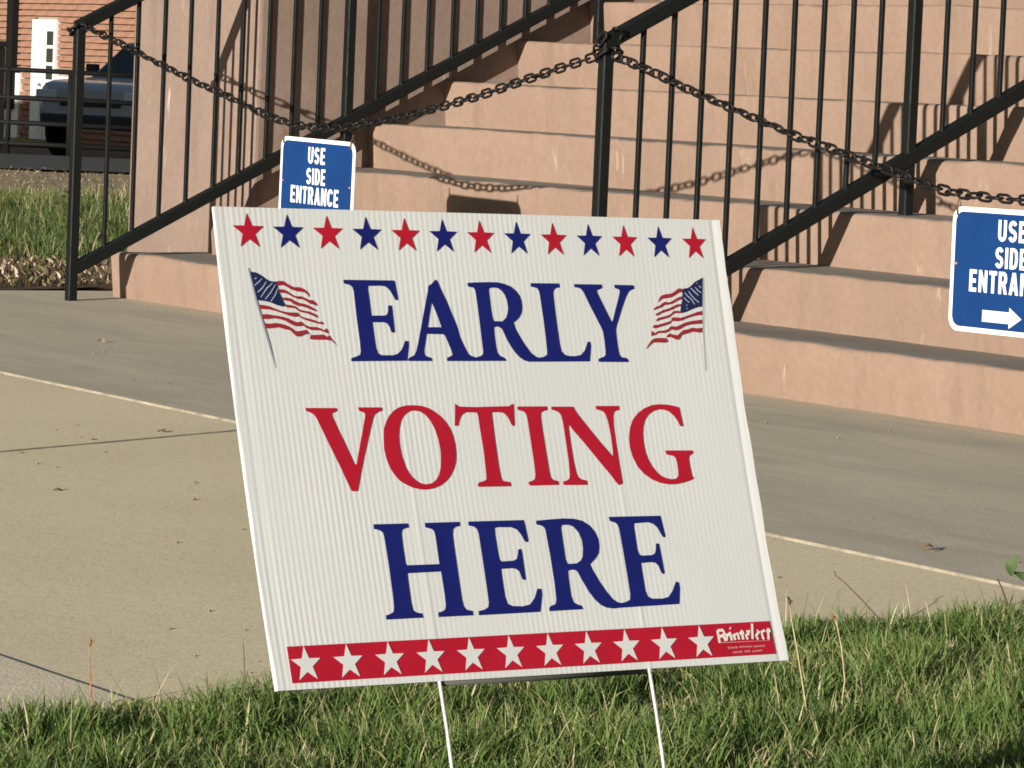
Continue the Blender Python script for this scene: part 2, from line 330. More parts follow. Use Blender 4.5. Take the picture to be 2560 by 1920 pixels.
'E2':[[(243.1,152.2),(309.4,152.1),(310.1,147.2),(311.1,131.8),(309.6,130.0),(306.7,131.3),(303.6,137.8),(299.8,142.7),(293.3,145.4),(276.3,145.9),(273.1,145.0),(272.5,138.0),(272.7,122.6),(273.1,114.3),(274.6,112.2),(290.2,112.6),(294.0,114.3),(296.1,118.7),(297.4,123.5),(300.9,123.7),(301.2,119.2),(300.6,94.2),(299.2,92.9),(296.4,94.4),(294.7,101.5),(291.7,104.1),(286.4,105.3),(273.2,105.0),(272.8,97.1),(272.6,78.0),(274.3,70.9),(279.2,68.5),(292.2,67.7),(301.1,69.2),(307.8,75.4),(312.7,84.2),(317.4,84.0),(316.9,77.6),(311.6,61.5),(238.4,61.0),(238.9,65.0),(246.4,66.2),(251.1,68.6),(252.5,73.0),(253.0,88.2),(253.3,118.1),(253.3,140.4),(252.1,144.6),(249.1,146.9),(242.8,148.3)]],
'R2':[[(324.2,151.1),(337.6,151.8),(357.6,152.6),(371.0,151.9),(380.2,149.8),(388.8,144.6),(394.0,138.0),(396.6,130.8),(396.3,123.6),(394.2,117.1),(389.6,112.1),(381.3,106.2),(383.3,100.6),(389.0,89.3),(395.6,78.7),(402.0,70.7),(406.2,67.9),(411.4,66.3),(410.4,61.8),(400.0,61.3),(392.2,62.6),(386.4,65.4),(380.3,70.8),(374.1,79.5),(368.5,90.7),(364.6,99.2),(362.6,100.9),(357.1,101.6),(353.0,100.6),(352.3,93.2),(351.9,75.8),(353.7,69.2),(357.3,67.2),(362.5,65.7),(363.7,62.1),(323.0,61.7),(322.8,64.6),(325.6,66.8),(331.4,68.2),(333.3,72.0),(334.5,89.3),(334.7,116.4),(333.8,142.2),(332.3,144.8),(329.5,146.2),(324.1,147.3)],[(354.8,146.2),(353.1,143.6),(352.8,132.0),(352.5,111.9),(353.7,108.0),(356.7,107.3),(365.5,107.6),(370.8,110.1),(374.1,114.5),(376.0,122.2),(376.3,130.0),(373.9,137.9),(368.7,143.9),(362.7,146.1)]],
'E3':[[(413.8,152.8),(478.7,152.4),(479.4,145.6),(480.8,131.0),(478.0,130.4),(476.1,133.1),(472.6,140.5),(468.4,144.2),(461.4,146.2),(444.1,145.5),(443.3,141.3),(442.8,118.9),(444.2,114.0),(447.3,112.8),(460.4,113.0),(464.0,114.7),(466.0,118.3),(467.5,124.5),(471.0,124.4),(471.3,118.1),(471.7,94.4),(469.4,93.3),(467.8,95.2),(465.9,101.8),(462.8,104.9),(457.3,105.9),(444.5,105.4),(444.2,97.9),(444.0,77.6),(445.9,71.6),(451.1,69.2),(464.2,68.9),(471.9,70.4),(478.1,76.4),(484.2,85.4),(487.7,84.3),(487.6,78.7),(483.4,62.7),(410.6,61.8),(411.5,66.3),(417.4,67.2),(423.1,69.2),(424.6,74.4),(425.0,92.0),(425.0,119.5),(424.5,141.1),(423.2,145.1),(420.0,147.1),(414.6,148.6)]],
}
FLAGS = [
{'canton':[[(33.1,395.7),(34.4,395.0),(37.2,395.0),(39.9,393.9),(44.1,391.7),(48.2,388.9),(51.4,387.0),(55.8,386.3),(59.4,386.1),(60.3,383.7),(60.7,380.3),(61.3,376.9),(62.6,373.5),(63.9,370.6),(65.1,366.7),(67.5,363.3),(63.4,362.3),(57.3,363.7),(50.9,366.1),(44.3,367.5),(36.8,368.2),(35.9,371.8),(35.4,376.6),(34.5,382.4),(33.2,388.2),(32.1,392.5)]],'pole':[[(29.3,399.3),(30.6,398.6),(35.9,367.9),(44.4,326.4),(47.3,303.1),(46.7,303.1),(42.4,326.4),(34.1,366.4)]],'streak':[[(44.3,388.6),(43.4,388.7),(40.3,386.4),(34.9,382.7),(35.2,381.8),(40.7,385.4)],[(48.7,385.7),(47.8,385.9),(42.9,380.3),(37.3,376.2),(37.4,374.9),(43.6,379.4)],[(55.6,384.6),(54.6,384.7),(47.6,379.9),(40.0,371.1),(40.5,370.6),(48.7,379.2)],[(58.6,383.4),(57.8,383.4),(51.8,376.2),(44.6,369.2),(45.4,368.7),(52.7,375.6)],[(60.6,379.6),(59.7,379.5),(56.4,373.7),(50.6,367.3),(51.3,366.8),(57.3,373.2)],[(37.1,389.7),(38.4,389.0),(36.3,388.0),(35.2,388.5)]],'stripe':[[(59.2,386.3),(63.2,387.0),(67.8,386.9),(71.4,384.5),(76.8,381.9),(80.6,381.0),(84.6,381.3),(89.0,379.9),(92.7,377.7),(94.7,375.3),(95.6,371.4),(93.4,373.8),(90.2,376.2),(85.2,376.9),(80.7,377.3),(75.2,379.0),(71.0,381.4),(67.3,383.0),(62.1,382.7),(60.6,382.2)],[(61.4,379.1),(66.7,378.9),(70.5,377.5),(74.6,374.6),(79.5,372.5),(85.8,372.5),(90.1,370.8),(94.4,368.9),(97.8,369.0),(101.5,366.6),(102.6,364.1),(102.2,363.2),(98.4,364.6),(95.6,365.0),(91.3,367.4),(87.1,369.6),(81.4,369.8),(76.0,371.9),(71.7,374.1),(68.0,375.5),(63.4,375.5),(62.1,376.4)],[(65.1,370.9),(69.6,370.9),(73.5,370.2),(77.2,368.3),(82.0,366.1),(88.2,365.2),(93.1,363.6),(97.9,361.2),(101.4,359.2),(101.2,357.8),(97.6,358.7),(92.1,360.6),(87.2,362.3),(80.5,363.2),(76.2,364.9),(72.6,367.5),(67.0,368.2),(65.6,368.7)],[(67.8,364.1),(72.1,363.9),(77.6,362.9),(81.2,360.0),(86.7,358.6),(93.4,357.7),(97.8,355.8),(101.0,354.6),(102.0,351.4),(97.4,353.3),(93.6,354.8),(88.7,356.2),(83.1,357.1),(79.4,359.1),(76.8,361.0),(72.3,361.2),(67.5,361.6)],[(36.8,363.8),(42.1,363.6),(48.2,362.7),(54.6,360.3),(61.1,358.2),(67.7,357.0),(74.5,356.6),(79.6,356.6),(81.5,353.7),(85.8,352.0),(93.0,350.6),(99.1,348.9),(102.9,347.5),(105.9,348.3),(107.2,345.3),(102.7,345.8),(96.0,347.2),(89.4,348.9),(83.9,350.8),(80.3,353.2),(75.1,352.5),(69.6,353.6),(61.9,356.0),(55.4,357.9),(47.8,359.5),(38.2,360.0)],[(38.9,354.4),(44.9,354.9),(51.5,354.0),(59.3,353.1),(65.9,351.7),(71.3,349.5),(76.1,347.6),(79.5,347.4),(82.4,348.1),(85.4,345.0),(91.4,343.0),(98.8,342.8),(103.2,341.6),(107.5,339.5),(109.6,341.9),(111.2,339.2),(111.1,336.5),(105.1,338.7),(100.7,339.9),(92.7,339.9),(87.3,341.8),(84.2,344.2),(78.9,343.5),(74.4,343.7),(69.6,345.9),(65.4,348.3),(58.9,350.2),(51.7,351.1),(44.8,350.3),(39.2,350.5)],[(40.0,346.2),(47.0,345.7),(53.9,346.5),(60.5,345.6),(66.5,343.9),(70.7,341.5),(74.9,338.6),(80.6,338.9),(87.0,340.1),(88.9,337.2),(90.9,335.0),(105.8,335.5),(110.0,332.9),(111.8,335.3),(114.4,330.9),(120.7,323.9),(114.1,329.5),(107.4,330.7),(96.0,330.6),(89.5,331.1),(91.1,334.8),(88.2,336.5),(83.5,335.5),(79.3,333.7),(75.3,333.7),(72.8,335.7),(68.8,339.5),(63.2,340.5),(55.6,342.4),(46.4,341.4),(41.4,341.3)]]},
{'canton':[[(577.3,396.6),(572.1,366.6),(565.2,365.8),(556.9,363.3),(549.9,360.9),(544.7,359.8),(542.8,361.6),(544.2,366.4),(546.9,372.7),(548.0,377.9),(548.5,382.7),(550.5,384.8),(556.6,385.6),(561.0,388.0),(566.2,391.8),(571.9,394.2)]],'pole':[[(577.3,396.6),(578.0,396.7),(568.6,339.2),(566.9,319.3),(565.2,299.9),(564.4,299.9),(566.2,319.3),(567.8,339.2)]],'streak':[[(568.4,391.0),(569.3,390.8),(568.5,390.0),(567.6,390.3)],[(571.2,388.2),(573.6,386.1),(572.8,385.3),(570.5,387.6)],[(566.0,386.5),(569.1,383.4),(573.0,380.8),(572.3,380.2),(568.0,382.6),(565.1,386.1)],[(559.9,385.7),(564.6,381.8),(568.9,378.1),(568.2,377.5),(563.4,381.0),(559.0,385.1)],[(556.7,382.2),(560.0,378.0),(563.4,374.4),(568.1,370.8),(567.2,370.1),(562.3,373.9),(558.9,377.5),(555.6,381.8)],[(551.2,380.8),(555.2,377.0),(559.3,373.8),(562.4,368.6),(561.4,368.3),(558.2,373.2),(554.1,376.3),(550.3,380.3)],[(549.7,375.6),(552.5,372.7),(556.1,370.7),(555.4,370.0),(551.6,372.1),(548.8,375.1)],[(551.4,368.0),(552.6,367.5),(551.8,366.7),(550.6,367.2)],[(551.2,364.6),(552.4,364.3),(551.7,363.5),(550.4,363.9)]],'stripe':[[(548.7,384.8),(544.0,385.0),(540.3,382.6),(533.9,379.6),(527.9,379.0),(523.2,378.2),(518.9,376.1),(516.8,372.9),(515.3,369.8),(518.3,372.4),(521.9,374.3),(527.9,374.9),(534.0,376.0),(540.4,378.9),(544.6,381.0),(548.2,381.6)],[(547.5,376.9),(543.9,376.3),(538.9,374.2),(533.2,371.5),(529.1,370.4),(525.3,371.2),(521.2,369.8),(516.8,366.9),(512.8,366.1),(509.2,364.0),(508.9,362.2),(513.7,364.0),(518.5,365.1),(523.5,367.8),(528.8,368.3),(534.2,369.4),(539.9,372.1),(546.5,374.2)],[(544.3,369.0),(539.3,368.4),(533.7,366.3),(528.1,364.1),(521.3,362.8),(515.7,360.4),(510.5,358.5),(510.6,356.7),(513.9,357.3),(519.6,359.9),(526.4,361.5),(533.2,363.4),(538.9,365.8),(543.8,366.9)],[(542.6,361.5),(539.5,361.9),(534.2,361.6),(530.5,358.9),(527.6,357.4),(521.5,356.0),(515.5,354.9),(511.4,353.6),(509.9,350.5),(513.7,352.0),(521.1,353.7),(527.3,355.0),(531.7,357.9),(535.2,359.5),(541.8,359.5),(544.1,359.7)],[(571.2,361.9),(564.4,360.8),(557.4,358.6),(549.8,356.5),(542.3,354.6),(534.5,355.1),(530.4,354.5),(529.3,351.6),(525.9,350.6),(519.1,349.0),(511.6,347.3),(506.4,347.1),(504.3,344.2),(507.8,343.7),(513.9,345.3),(521.3,346.9),(528.2,349.0),(529.9,351.4),(536.4,351.1),(543.1,352.0),(550.1,354.4),(558.4,356.5),(565.9,357.6),(570.5,357.6)],[(569.7,352.9),(562.9,352.1),(554.9,351.3),(546.7,349.6),(539.7,347.0),(534.2,345.4),(529.0,346.1),(526.2,344.8),(524.6,343.2),(519.1,341.4),(511.2,341.1),(506.2,338.5),(502.8,341.1),(500.9,335.9),(505.3,336.6),(510.9,339.0),(518.7,339.0),(524.2,340.6),(527.1,342.5),(534.2,341.7),(539.7,343.3),(545.4,346.0),(553.0,347.8),(561.7,348.4),(569.0,348.7)],[(568.3,344.5),(561.5,343.7),(555.7,344.4),(549.5,342.8),(542.7,341.8),(539.0,339.1),(534.6,336.5),(528.9,337.5),(525.2,338.5),(523.0,337.5),(519.9,334.4),(525.8,334.9),(531.9,332.3),(535.8,332.1),(540.6,337.0),(547.5,338.6),(555.0,340.5),(563.4,339.5),(567.5,339.8)],[(505.4,333.5),(512.6,333.8),(519.7,333.6),(521.8,330.2),(517.0,328.9),(508.0,329.4),(502.1,329.1),(498.5,327.0),(492.5,322.6),(491.9,322.8),(495.8,326.5),(500.5,331.2)]]},
]
LOGO = [[(525.5,33.9),(525.6,21.4)],[(525.5,33.9),(532.8,34.0),(533.9,31.1),(531.6,28.8),(527.0,27.6)],[(531.6,28.8),(533.8,23.0)],[(535.5,30.1),(535.7,25.8),(534.5,23.4)],[(535.5,27.7),(539.7,29.9)],[(541.7,36.0),(542.7,35.0)],[(540.7,31.8),(541.4,23.1)],[(544.4,29.2),(546.1,23.4)],[(545.4,28.2),(550.0,29.9),(551.0,23.7)],[(555.9,33.0),(556.1,23.4)],[(552.3,29.4),(558.7,30.5)],[(561.8,30.9),(566.3,31.7),(563.7,28.4),(560.4,27.6),(561.8,23.2)],[(571.0,38.9),(568.0,23.4)],[(575.5,31.7),(578.3,30.7),(573.3,26.5),(575.2,22.6)],[(585.9,31.5),(581.2,30.1),(581.6,23.8),(583.2,22.7)],[(590.6,33.5),(588.5,22.0)],[(587.4,30.3),(593.1,31.0)]]
LOGO_SMALL = [[(534.6,16.0),(547.9,15.9)],[(549.6,16.3),(566.9,16.0)],[(568.4,15.9),(583.7,16.0)],[(540.4,11.0),(553.3,11.4)],[(555.4,11.5),(563.3,11.4)],[(565.7,11.0),(578.7,11.6)]]
LOGO_LINE = [(526.2,21.2),(590.7,21.0)]

# ------------------------------------------------------------------ setting: terrain, road, paving
H, T, DEL = 0.17, 0.33527, 0.087
FH = Vector((math.sin(AZ), math.cos(AZ), 0.0))             # horizontal view direction, used to lay out the street beyond
RH = Vector((math.cos(AZ), -math.sin(AZ), 0.0))
def street(d, l, z=0.0): return Vector((CAM.x, CAM.y, 0)) + FH*d + RH*l + Vector((0, 0, z))
def depth(x, y): return (x-CAM.x)*FH.x + (y-CAM.y)*FH.y
PD = [0, 27, 31, 48, 58, 64, 90]; PZ = [0, 0, -.03, -.34, -.60, -.63, -.64]
def prof(d): return float(np.interp(d, PD, PZ))

def sheet(name, xs, ys, zf, mat, parent=None, smooth=True):
    vs = [(x, y, zf(x, y)) for y in ys for x in xs]
    n = len(xs)
    fs = [(j*n+i, j*n+i+1, (j+1)*n+i+1, (j+1)*n+i) for j in range(len(ys)-1) for i in range(n-1)]
    return mesh(name, vs, fs, mat, parent, smooth)

gx = list(np.arange(-160, -44, 8.0)) + list(np.arange(-44, 8, 2.0)) + list(np.arange(8, 120, 10.0))
gy = list(np.arange(-90, -12, 8.0)) + list(np.arange(-12, 60, 2.0)) + list(np.arange(60, 160, 10.0))
tag(sheet('ground', gx, gy, lambda x, y: prof(depth(x, y)) - .11, M_DIRT), kind='structure')

def vz(x, y):
    return prof(depth(x, y)) - .004 + .012*math.sin(x*3.1+y*1.7)*math.sin(y*2.3-x*.9)
tag(sheet('lawn_verge', list(np.arange(-48, -13.3, .55)) + [-13.33], list(np.arange(-9, 34, .55)), vz, M_DIRT), kind='structure')

def strip(name, d0, d1, l0, l1, dz, mat, nd=24, nl=8):
    vs = []; fs = []
    for i in range(nd+1):
        for j in range(nl+1):
            d = d0+(d1-d0)*i/nd; l = l0+(l1-l0)*j/nl
            dd = d + (.35*math.sin(l*1.7) + .2*math.sin(l*4.1+1) if i == 0 else 0)
            vs.append(street(dd, l, prof(dd)+dz))
    for i in range(nd):
        for j in range(nl):
            a = i*(nl+1)+j; fs.append((a, a+1, a+nl+2, a+nl+1))
    return mesh(name, vs, fs, mat, None, True)
tag(strip('road', 31.5, 64.5, -24, 22, .014, M_ASPH, 40, 60), kind='structure')
M_FARG = m_plain('far_grass_ground', (.10, .115, .04), .9, .1, .3, 1.5)
tag(strip('far_verge', 64.2, 69.5, -24, 22, .05, M_FARG, 6, 40), kind='structure')

# paving: concrete slabs on a bed, each slab a child of the pavement
pav = MB(); pav.box((-13.36, -16.0, -.10), (-4.0, .55, -.055))
pavement = tag(pav.build('pavement', M_BED), kind='structure')
def slab(poly, z, mat, th=.06, bev=.006):
    """poly: outline (counter-clockwise); rounded arris, slightly wavy edges"""
    pts = []
    n = len(poly)
    for i in range(n):
        a = Vector(poly[i]); b = Vector(poly[(i+1) % n]); L = (b-a).length; k = max(1, int(L/.10))
        nv = Vector((b.y-a.y, a.x-b.x)).normalized()
        for j in range(k):
            w = 0 if j == 0 else random.uniform(-.0016, .0016)
            pts.append(a.lerp(b, j/k) + nv*w)
    m = len(pts)
    cx = sum((p.x for p in pts))/m; cy = sum((p.y for p in pts))/m
    ins = []
    for i in range(m):
        p0, p1, p2 = pts[i-1], pts[i], pts[(i+1) % m]
        t = (p2-p0).normalized(); nn = Vector((-t.y, t.x))
        ins.append(p1 + nn*bev)
    vs = [(p.x, p.y, z-th) for p in pts] + [(p.x, p.y, z-bev*(.8+.5*random.random())) for p in pts] + [(p.x, p.y, z) for p in ins]
    fs = [(i, (i+1) % m, m+(i+1) % m, m+i) for i in range(m)] + [(m+i, m+(i+1) % m, 2*m+(i+1) % m, 2*m+i) for i in range(m)]
    tri = geometry.tessellate_polygon([[Vector((p.x, p.y, 0)) for p in ins]])
    fs += [tuple(2*m+i for i in t) for t in tri]
    o = mesh('concrete_slab', vs, fs, [mat, M_EDGE], pavement, False, [1]*(2*m) + [0]*len(tri))
    bm = bmesh.new(); bm.from_mesh(o.data); bmesh.ops.recalc_face_normals(bm, faces=bm.faces); bm.to_mesh(o.data); bm.free()
    return o
ZW = -.0040
fe = lambda x: -1.945 - .030*(x+9.9)                          # front edge of the apron
slab([(-13.34, fe(-13.34)), (-4.02, fe(-4.02)), (-4.02, .5), (-13.34, .5)], 0.0, M_APRON, .06, .0025)
cu_ = lambda y: -8.05 - .445*(y+2.6)                          # skewed joint in the walk
g2 = .0065
slab([(cu_(-4.205)+g2, -4.205), (-4.02, -4.205), (-4.02, fe(-4.02)-.002), (cu_(-1.96)+g2, fe(-8.3)-.002)], ZW, M_WALK)
slab([(-13.34, -4.205), (cu_(-4.205)-g2, -4.205), (cu_(-1.96)-g2, fe(-8.3)-.002), (-13.34, fe(-13.34)-.002)], ZW, M_WALK)
slab([(-8.6, -8.2), (-4.02, -8.2), (-4.02, -4.2095), (-8.6, -4.2095)], ZW+.0045, M_WALK2, .06, .003)
slab([(-13.34, -8.2), (-8.61, -8.2), (-8.61, -4.2095), (-13.34, -4.2095)], ZW+.0045, M_WALK2, .06, .003)
slab([(-13.34, -15.9), (-4.02, -15.9), (-4.02, -8.21), (-13.34, -8.21)], ZW-.002, M_WALK)

# loose grit and small scraps on the paving
gv = []; gf = []
gr = random.Random(11)
for _ in range(900):
    x = gr.uniform(-13.0, -4.9); y = gr.uniform(-5.2, -.15); r = gr.choice([.0012, .0018, .0025, .004])*gr.uniform(.7, 1.3)
    z = (0.0 if y > fe(x) else (ZW if y > -4.2 else ZW+.0045)) + r*.3; b = len(gv)
    for k in range(5):
        a_ = 2*math.pi*k/5; q = r*gr.uniform(.7, 1.3); gv.append((x+q*math.cos(a_), y+q*math.sin(a_), z))
    gv.append((x+r*.2, y, z+r*gr.uniform(.4, .9))); gv.append((x, y, z-r*.6))
    for k in range(5): gf += [(b+k, b+(k+1) % 5, b+5), (b+(k+1) % 5, b+k, b+6)]
tag(mesh('grit', gv, gf, m_plain('grit', (.22, .18, .13), .9, .2, .6, 300)), 'loose grit scattered over the paving', 'grit', kind='stuff')
# planting bed along the left edge of the paving; its dark soil doubles as a painted shade band
tag(sheet('shaded_planting_bed', list(np.arange(-18.5, -13.4, .3)) + [-13.36], list(np.arange(-5, .5, .25)), lambda x, y: vz(x, y) + (.022 if depth(x, y) < 16.75 else -.05) + .01*math.sin(x*9+y*5), M_SOIL), kind='structure')

# front lawn soil
def ledge(y):                                                  # ragged edge of the front lawn
    return float(np.interp(y, [-9, -4.5, -4.0, -2.9, -2.5, -2.15], [-4.55, -4.66, -4.70, -5.06, -5.04, -4.98]))
ys = list(np.arange(-15, -2.08, .12)); NS = 60
vs = []; fs = []
for y in ys:
    x0 = ledge(y) + .05 + .02*math.sin(y*9)+.015*math.sin(y*23)
    for i in range(NS):
        f = i/(NS-1); x = x0 + (f**1.7)*(14-x0)
        z = (.004 if i else -.02) + (.010*math.sin(x*7+y*3)*math.sin(y*6-x*2) if i > 1 else 0)
        vs.append((x, y, z))
for j in range(len(ys)-1):
    for i in range(NS-1): fs.append((j*NS+i, j*NS+i+1, (j+1)*NS+i+1, (j+1)*NS+i))
tag(mesh('lawn', vs, fs, M_SOIL, None, True), kind='structure')

# ------------------------------------------------------------------ stone staircase
stair = tag(empty('stone_staircase', (-9.4, 0, 0)), 'wide flight of worn brown stone steps behind the railings', 'stairs')
OFF = Vector((-9.4, 0, 0))
def wob(seed, n, amp):
    r = np.random.default_rng(seed); a = r.normal(0, 1, n)
    k = np.ones(5)/5
    return np.convolve(a, k, 'same')*amp*1.8 + r.normal(0, 1, n)*amp*.35
NSTEP = 10
for k in range(1, NSTEP+1):
    u0, u1 = (-13.02, -5.9) if k == 1 else (-12.882, -5.9)
    n = 150
    us = np.linspace(u0, u1, n)
    wz = wob(100+k, n, .0022); wv = wob(200+k, n, .0035); wr = .008+np.abs(wob(300+k, n, .004))
    v0 = (k-1)*T; zt = k*H; zb = (k-1)*H
    for _ in range(7):
        c_ = random.randrange(3, n-3); a_ = random.uniform(.004, .011)
        for q_, f_ in ((-1, .4), (0, 1), (1, .55)): wr[c_+q_] += a_*f_
    vback = k*T + .09
    vs = []; rows = 0; fs = []; mi = []
    for i, u in enumerate(us):
        r = wr[i]; vn = v0 + wv[i]; z = zt + wz[i]
        pr = [(vn+DEL*H+.002, zb-.012), (vn+DEL*H*.55, zb+H*.45), (vn+DEL*r, z-r*1.25), (vn+r*.30, z-r*.42), (vn+r*.9, z-r*.08), (vn+r*1.9, z), (v0+T*.5, zt-.002+wz[i]*.5), (v0+T*.95, zt), (vback, zt), (vback, zb-.012)]
        rows = len(pr)
        vs += [(u-OFF.x, p, q) for p, q in pr]
    for i in range(n-1):
        for j in range(rows):
            j2 = (j+1) % rows
            fs.append((i*rows+j, (i+1)*rows+j, (i+1)*rows+j2, i*rows+j2)); mi.append(1 if 4 <= j <= 7 else 0)
    fs += [tuple(range(rows)), tuple(range((n-1)*rows, n*rows))[::-1]]; mi += [0, 0]
    o = mesh('step', vs, fs, [M_STONE, M_TREAD], stair, False, mi)
    bm = bmesh.new(); bm.from_mesh(o.data); bmesh.ops.recalc_face_normals(bm, faces=bm.faces); bm.to_mesh(o.data); bm.free()
    for p in o.data.polygons: p.use_smooth = len(p.vertices) == 4
    o.data.set_sharp_from_angle(angle=math.radians(50))
ld = MB(); ld.box((-12.882+9.4, NSTEP*T+.05, -.1), (-5.9+9.4, NSTEP*T+4.0, NSTEP*H-.004))
ld.build('landing', M_TREAD, stair)

# pier (cheek wall) to the left of the stairs
pier = tag(empty('stone_pier', (-13.39, 2.5, 0)), 'tall pinkish brown stone pier flanking the stairs behind the left railing', 'pier')
def prism(poly, z0, z1, name, mat, parent, off, bw=.012):
    n = len(poly)
    vs = [(x-off.x, y-off.y, z0-off.z) for x, y in poly] + [(x-off.x, y-off.y, z1-off.z) for x, y in poly]
    fs = [tuple(range(n))[::-1], tuple(range(n, 2*n))] + [(i, (i+1) % n, n+(i+1) % n, n+i) for i in range(n)]
    o = mesh(name, vs, fs, mat, parent)
    return bevel(o, bw, 2)
PO = Vector((-13.39, 2.5, 0))
prism([(-13.895, .52), (-12.884, .52), (-12.884, 4.6), (-13.895, 4.6)], -.10, 2.05, 'shaft', M_PIER, pier, PO, .014)
prism([(-13.94, .475), (-12.84, .475), (-12.84, 4.65), (-13.94, 4.65)], 2.052, 2.20, 'cap_stone', M_PIER, pier, PO, .02)

# ------------------------------------------------------------------ railings
VP0, GP, SP = -0.2810, 0.12806, 0.11024
PSP = 2*GP + 8*SP
Z0, Z1, SL = 0.2513, 1.1387, H/T
PW, BW, RW = .0355, .0140, .043
def tread_z(v): return 0.0 if v < .02 else H*(math.floor(v/T)+1)
def railing(u, vp, label):
    root = tag(empty('iron_railing', (u, vp, 0)), label, 'railing', 'black iron stair railings')
    o = Vector((u, vp, 0))
    nb = 4
    vend = vp + (nb-1)*PSP
    for b in range(nb):
        v = vp + b*PSP
        m = MB(); zt = Z1 + SL*v + (.004 if b == 0 else -.012)
        m.bar((0, v-vp, tread_z(v)-.01), (0, v-vp, zt), PW, PW, Vector((0, 1, 0)), .0035)
        m.build('post', M_IRON, root)
        if b == 0 or True:
            w = MB(); w.box((-.006, v-vp+PW/2, Z0+SL*v-.03), (.006, v-vp+PW/2+.006, Z0+SL*v+.03))
        if b < nb-1:
            for i in range(9):
                vb = v + GP + i*SP
                j0, j1 = random.uniform(-.0018, .0018), random.uniform(-.0018, .0018); mm = MB(); mm.bar((random.uniform(-.001, .001), vb-vp+j0, Z0+SL*vb), (random.uniform(-.001, .001), vb-vp+j1, Z1+SL*vb-.004), BW, BW, Vector((0, 1, 0)), .0015)
                mm.tube([(0, vb-vp+j0, Z0+SL*vb+RW*.46), (0, vb-vp+j0, Z0+SL*vb+RW*.68)], [BW*.82, BW*.55], 7); mm.build('baluster', M_IRON, root)
    d = Vector((0, 1, SL)).normalized()
    for z, nm in ((Z0, 'bottom_rail'), (Z1, 'handrail')):
        m = MB()
        a = Vector((0, -PW*.2 if z == Z1 else PW/2-.004, 0)); a.z = z+SL*(vp+a.y)
        e = Vector((0, vend-vp+.10, 0)); e.z = z+SL*(vp+e.y)
        up = Vector((0, -SL, 1)).normalized()
        m.bar(a, e, RW, RW*.98, up, .004)
        m.build(nm, M_IRON, root)
    return root
UL, UM = -12.7947, -9.3990
UR = UM + (UM-UL)
railing(UL, VP0+.006, 'black iron railing along the stone pier, leftmost of the railings')
railing(UM, VP0-.006, 'black iron railing up the middle of the steps above the white sign')
railing(UR, VP0, 'black iron railing at the right end of the steps, outside the picture')

# ------------------------------------------------------------------ chains and the two hanging plates
def link_mesh_data():
    me = bpy.data.meshes.new('chain_link')
    L, W, r = .0260, .0116, .0042                             # half straight + end radius of a stud-less link
    path = []
    n = 5
    for k in range(n+1): a = -math.pi/2 + math.pi*k/n; path.append((L-W + W*math.cos(a), W*math.sin(a)))
    for k in range(n+1): a = math.pi/2 + math.pi*k/n; path.append((-(L-W) + W*math.cos(a), W*math.sin(a)))
    N = len(path); K = 5; vs = []; fs = []
    for i in range(N):
        p = Vector(path[i]+(0,)); t = (Vector(path[(i+1) % N]+(0,)) - Vector(path[i-1]+(0,))).normalized(); nx = Vector((-t.y, t.x, 0))
        for k in range(K):
            a = 2*math.pi*k/K; vs.append(p + nx*(r*math.cos(a)) + Vector((0, 0, r*math.sin(a))))
    for i in range(N):
        for k in range(K): fs.append((i*K+k, i*K+(k+1) % K, ((i+1) % N)*K+(k+1) % K, ((i+1) % N)*K+k))
    me.from_pydata([tuple(v) for v in vs], [], fs); me.update()
    me.polygons.foreach_set('use_smooth', [True]*len(me.polygons)); me.materials.append(M_CHAIN)
    return me
LINK = link_mesh_data()
PITCH_L = .0405
def chain(pts, label, loops):
    root = tag(empty('chain', pts[0]), label, 'chain', 'chains slung between the railings')
    o = Vector(pts[0])
    def run(P, start):
        P = [Vector(p) for p in P]; seg = [(P[i+1]-P[i]).length for i in range(len(P)-1)]; tot = sum(seg)
        n = int(tot/PITCH_L); n0 = start
        def at(s):
            for i, L in enumerate(seg):
                if s <= L or i == len(seg)-1: return P[i].lerp(P[i+1], min(1.0, s/L))
                s -= L
        for k in range(n):
            a = at(k*PITCH_L); b = at((k+1)*PITCH_L); c = (a+b)/2; d = (b-a).normalized()
            l = bpy.data.objects.new('link', LINK); col.objects.link(l); l.parent = root
            up = Vector((0, 1, 0)) if abs(d.y) < .8 else Vector((1, 0, 0))
            y = up.cross(d).normalized(); z = d.cross(y)
            ang = (math.pi/2 if (k+n0) % 2 else 0) + random.uniform(-.35, .35) + .35
            y2 = y*math.cos(ang) + z*math.sin(ang); z2 = d.cross(y2)
            m = Matrix((d, y2, z2)).transposed().to_4x4(); m.translation = c - o
            l.matrix_local = m
        return n
    run(pts, 0)
    for lp in loops: run(lp, 1)
    return root
def post_loop(u, v, z, r=.034, tilt=.5):
    return [(u+r*math.cos(a), v+r*math.sin(a), z+tilt*r*math.cos(a)) for a in [2*math.pi*k/12 for k in range(13)]]
VC = VP0 - .004
ch1 = [(-12.768, 1.000), (-12.72, .994), (-12.501, .950), (-12.274, .900), (-12.057, .853), (-11.868, .813), (-11.676, .779), (-11.499, .741), (-11.344, .712), (-11.20, .693), (-11.04, .688), (-10.88, .692), (-10.728, .713), (-10.609, .729), (-10.27, .783), (-10.075, .819), (-9.789, .881), (-9.435, .955)]
ch2 = [(-9.365, .955), (-9.281, .937), (-9.157, .910), (-8.973, .863), (-8.761, .816), (-8.57, .775), (-8.48, .753), (-8.298, .722), (-8.18, .697), (-8.06, .678), (-7.927, .650), (-7.869, .641), (-7.794, .632), (-7.66, .627), (-7.5, .627), (-7.36, .634), (-7.1, .68), (-6.7, .78), (-6.3, .89), (UR-.035, .965)]
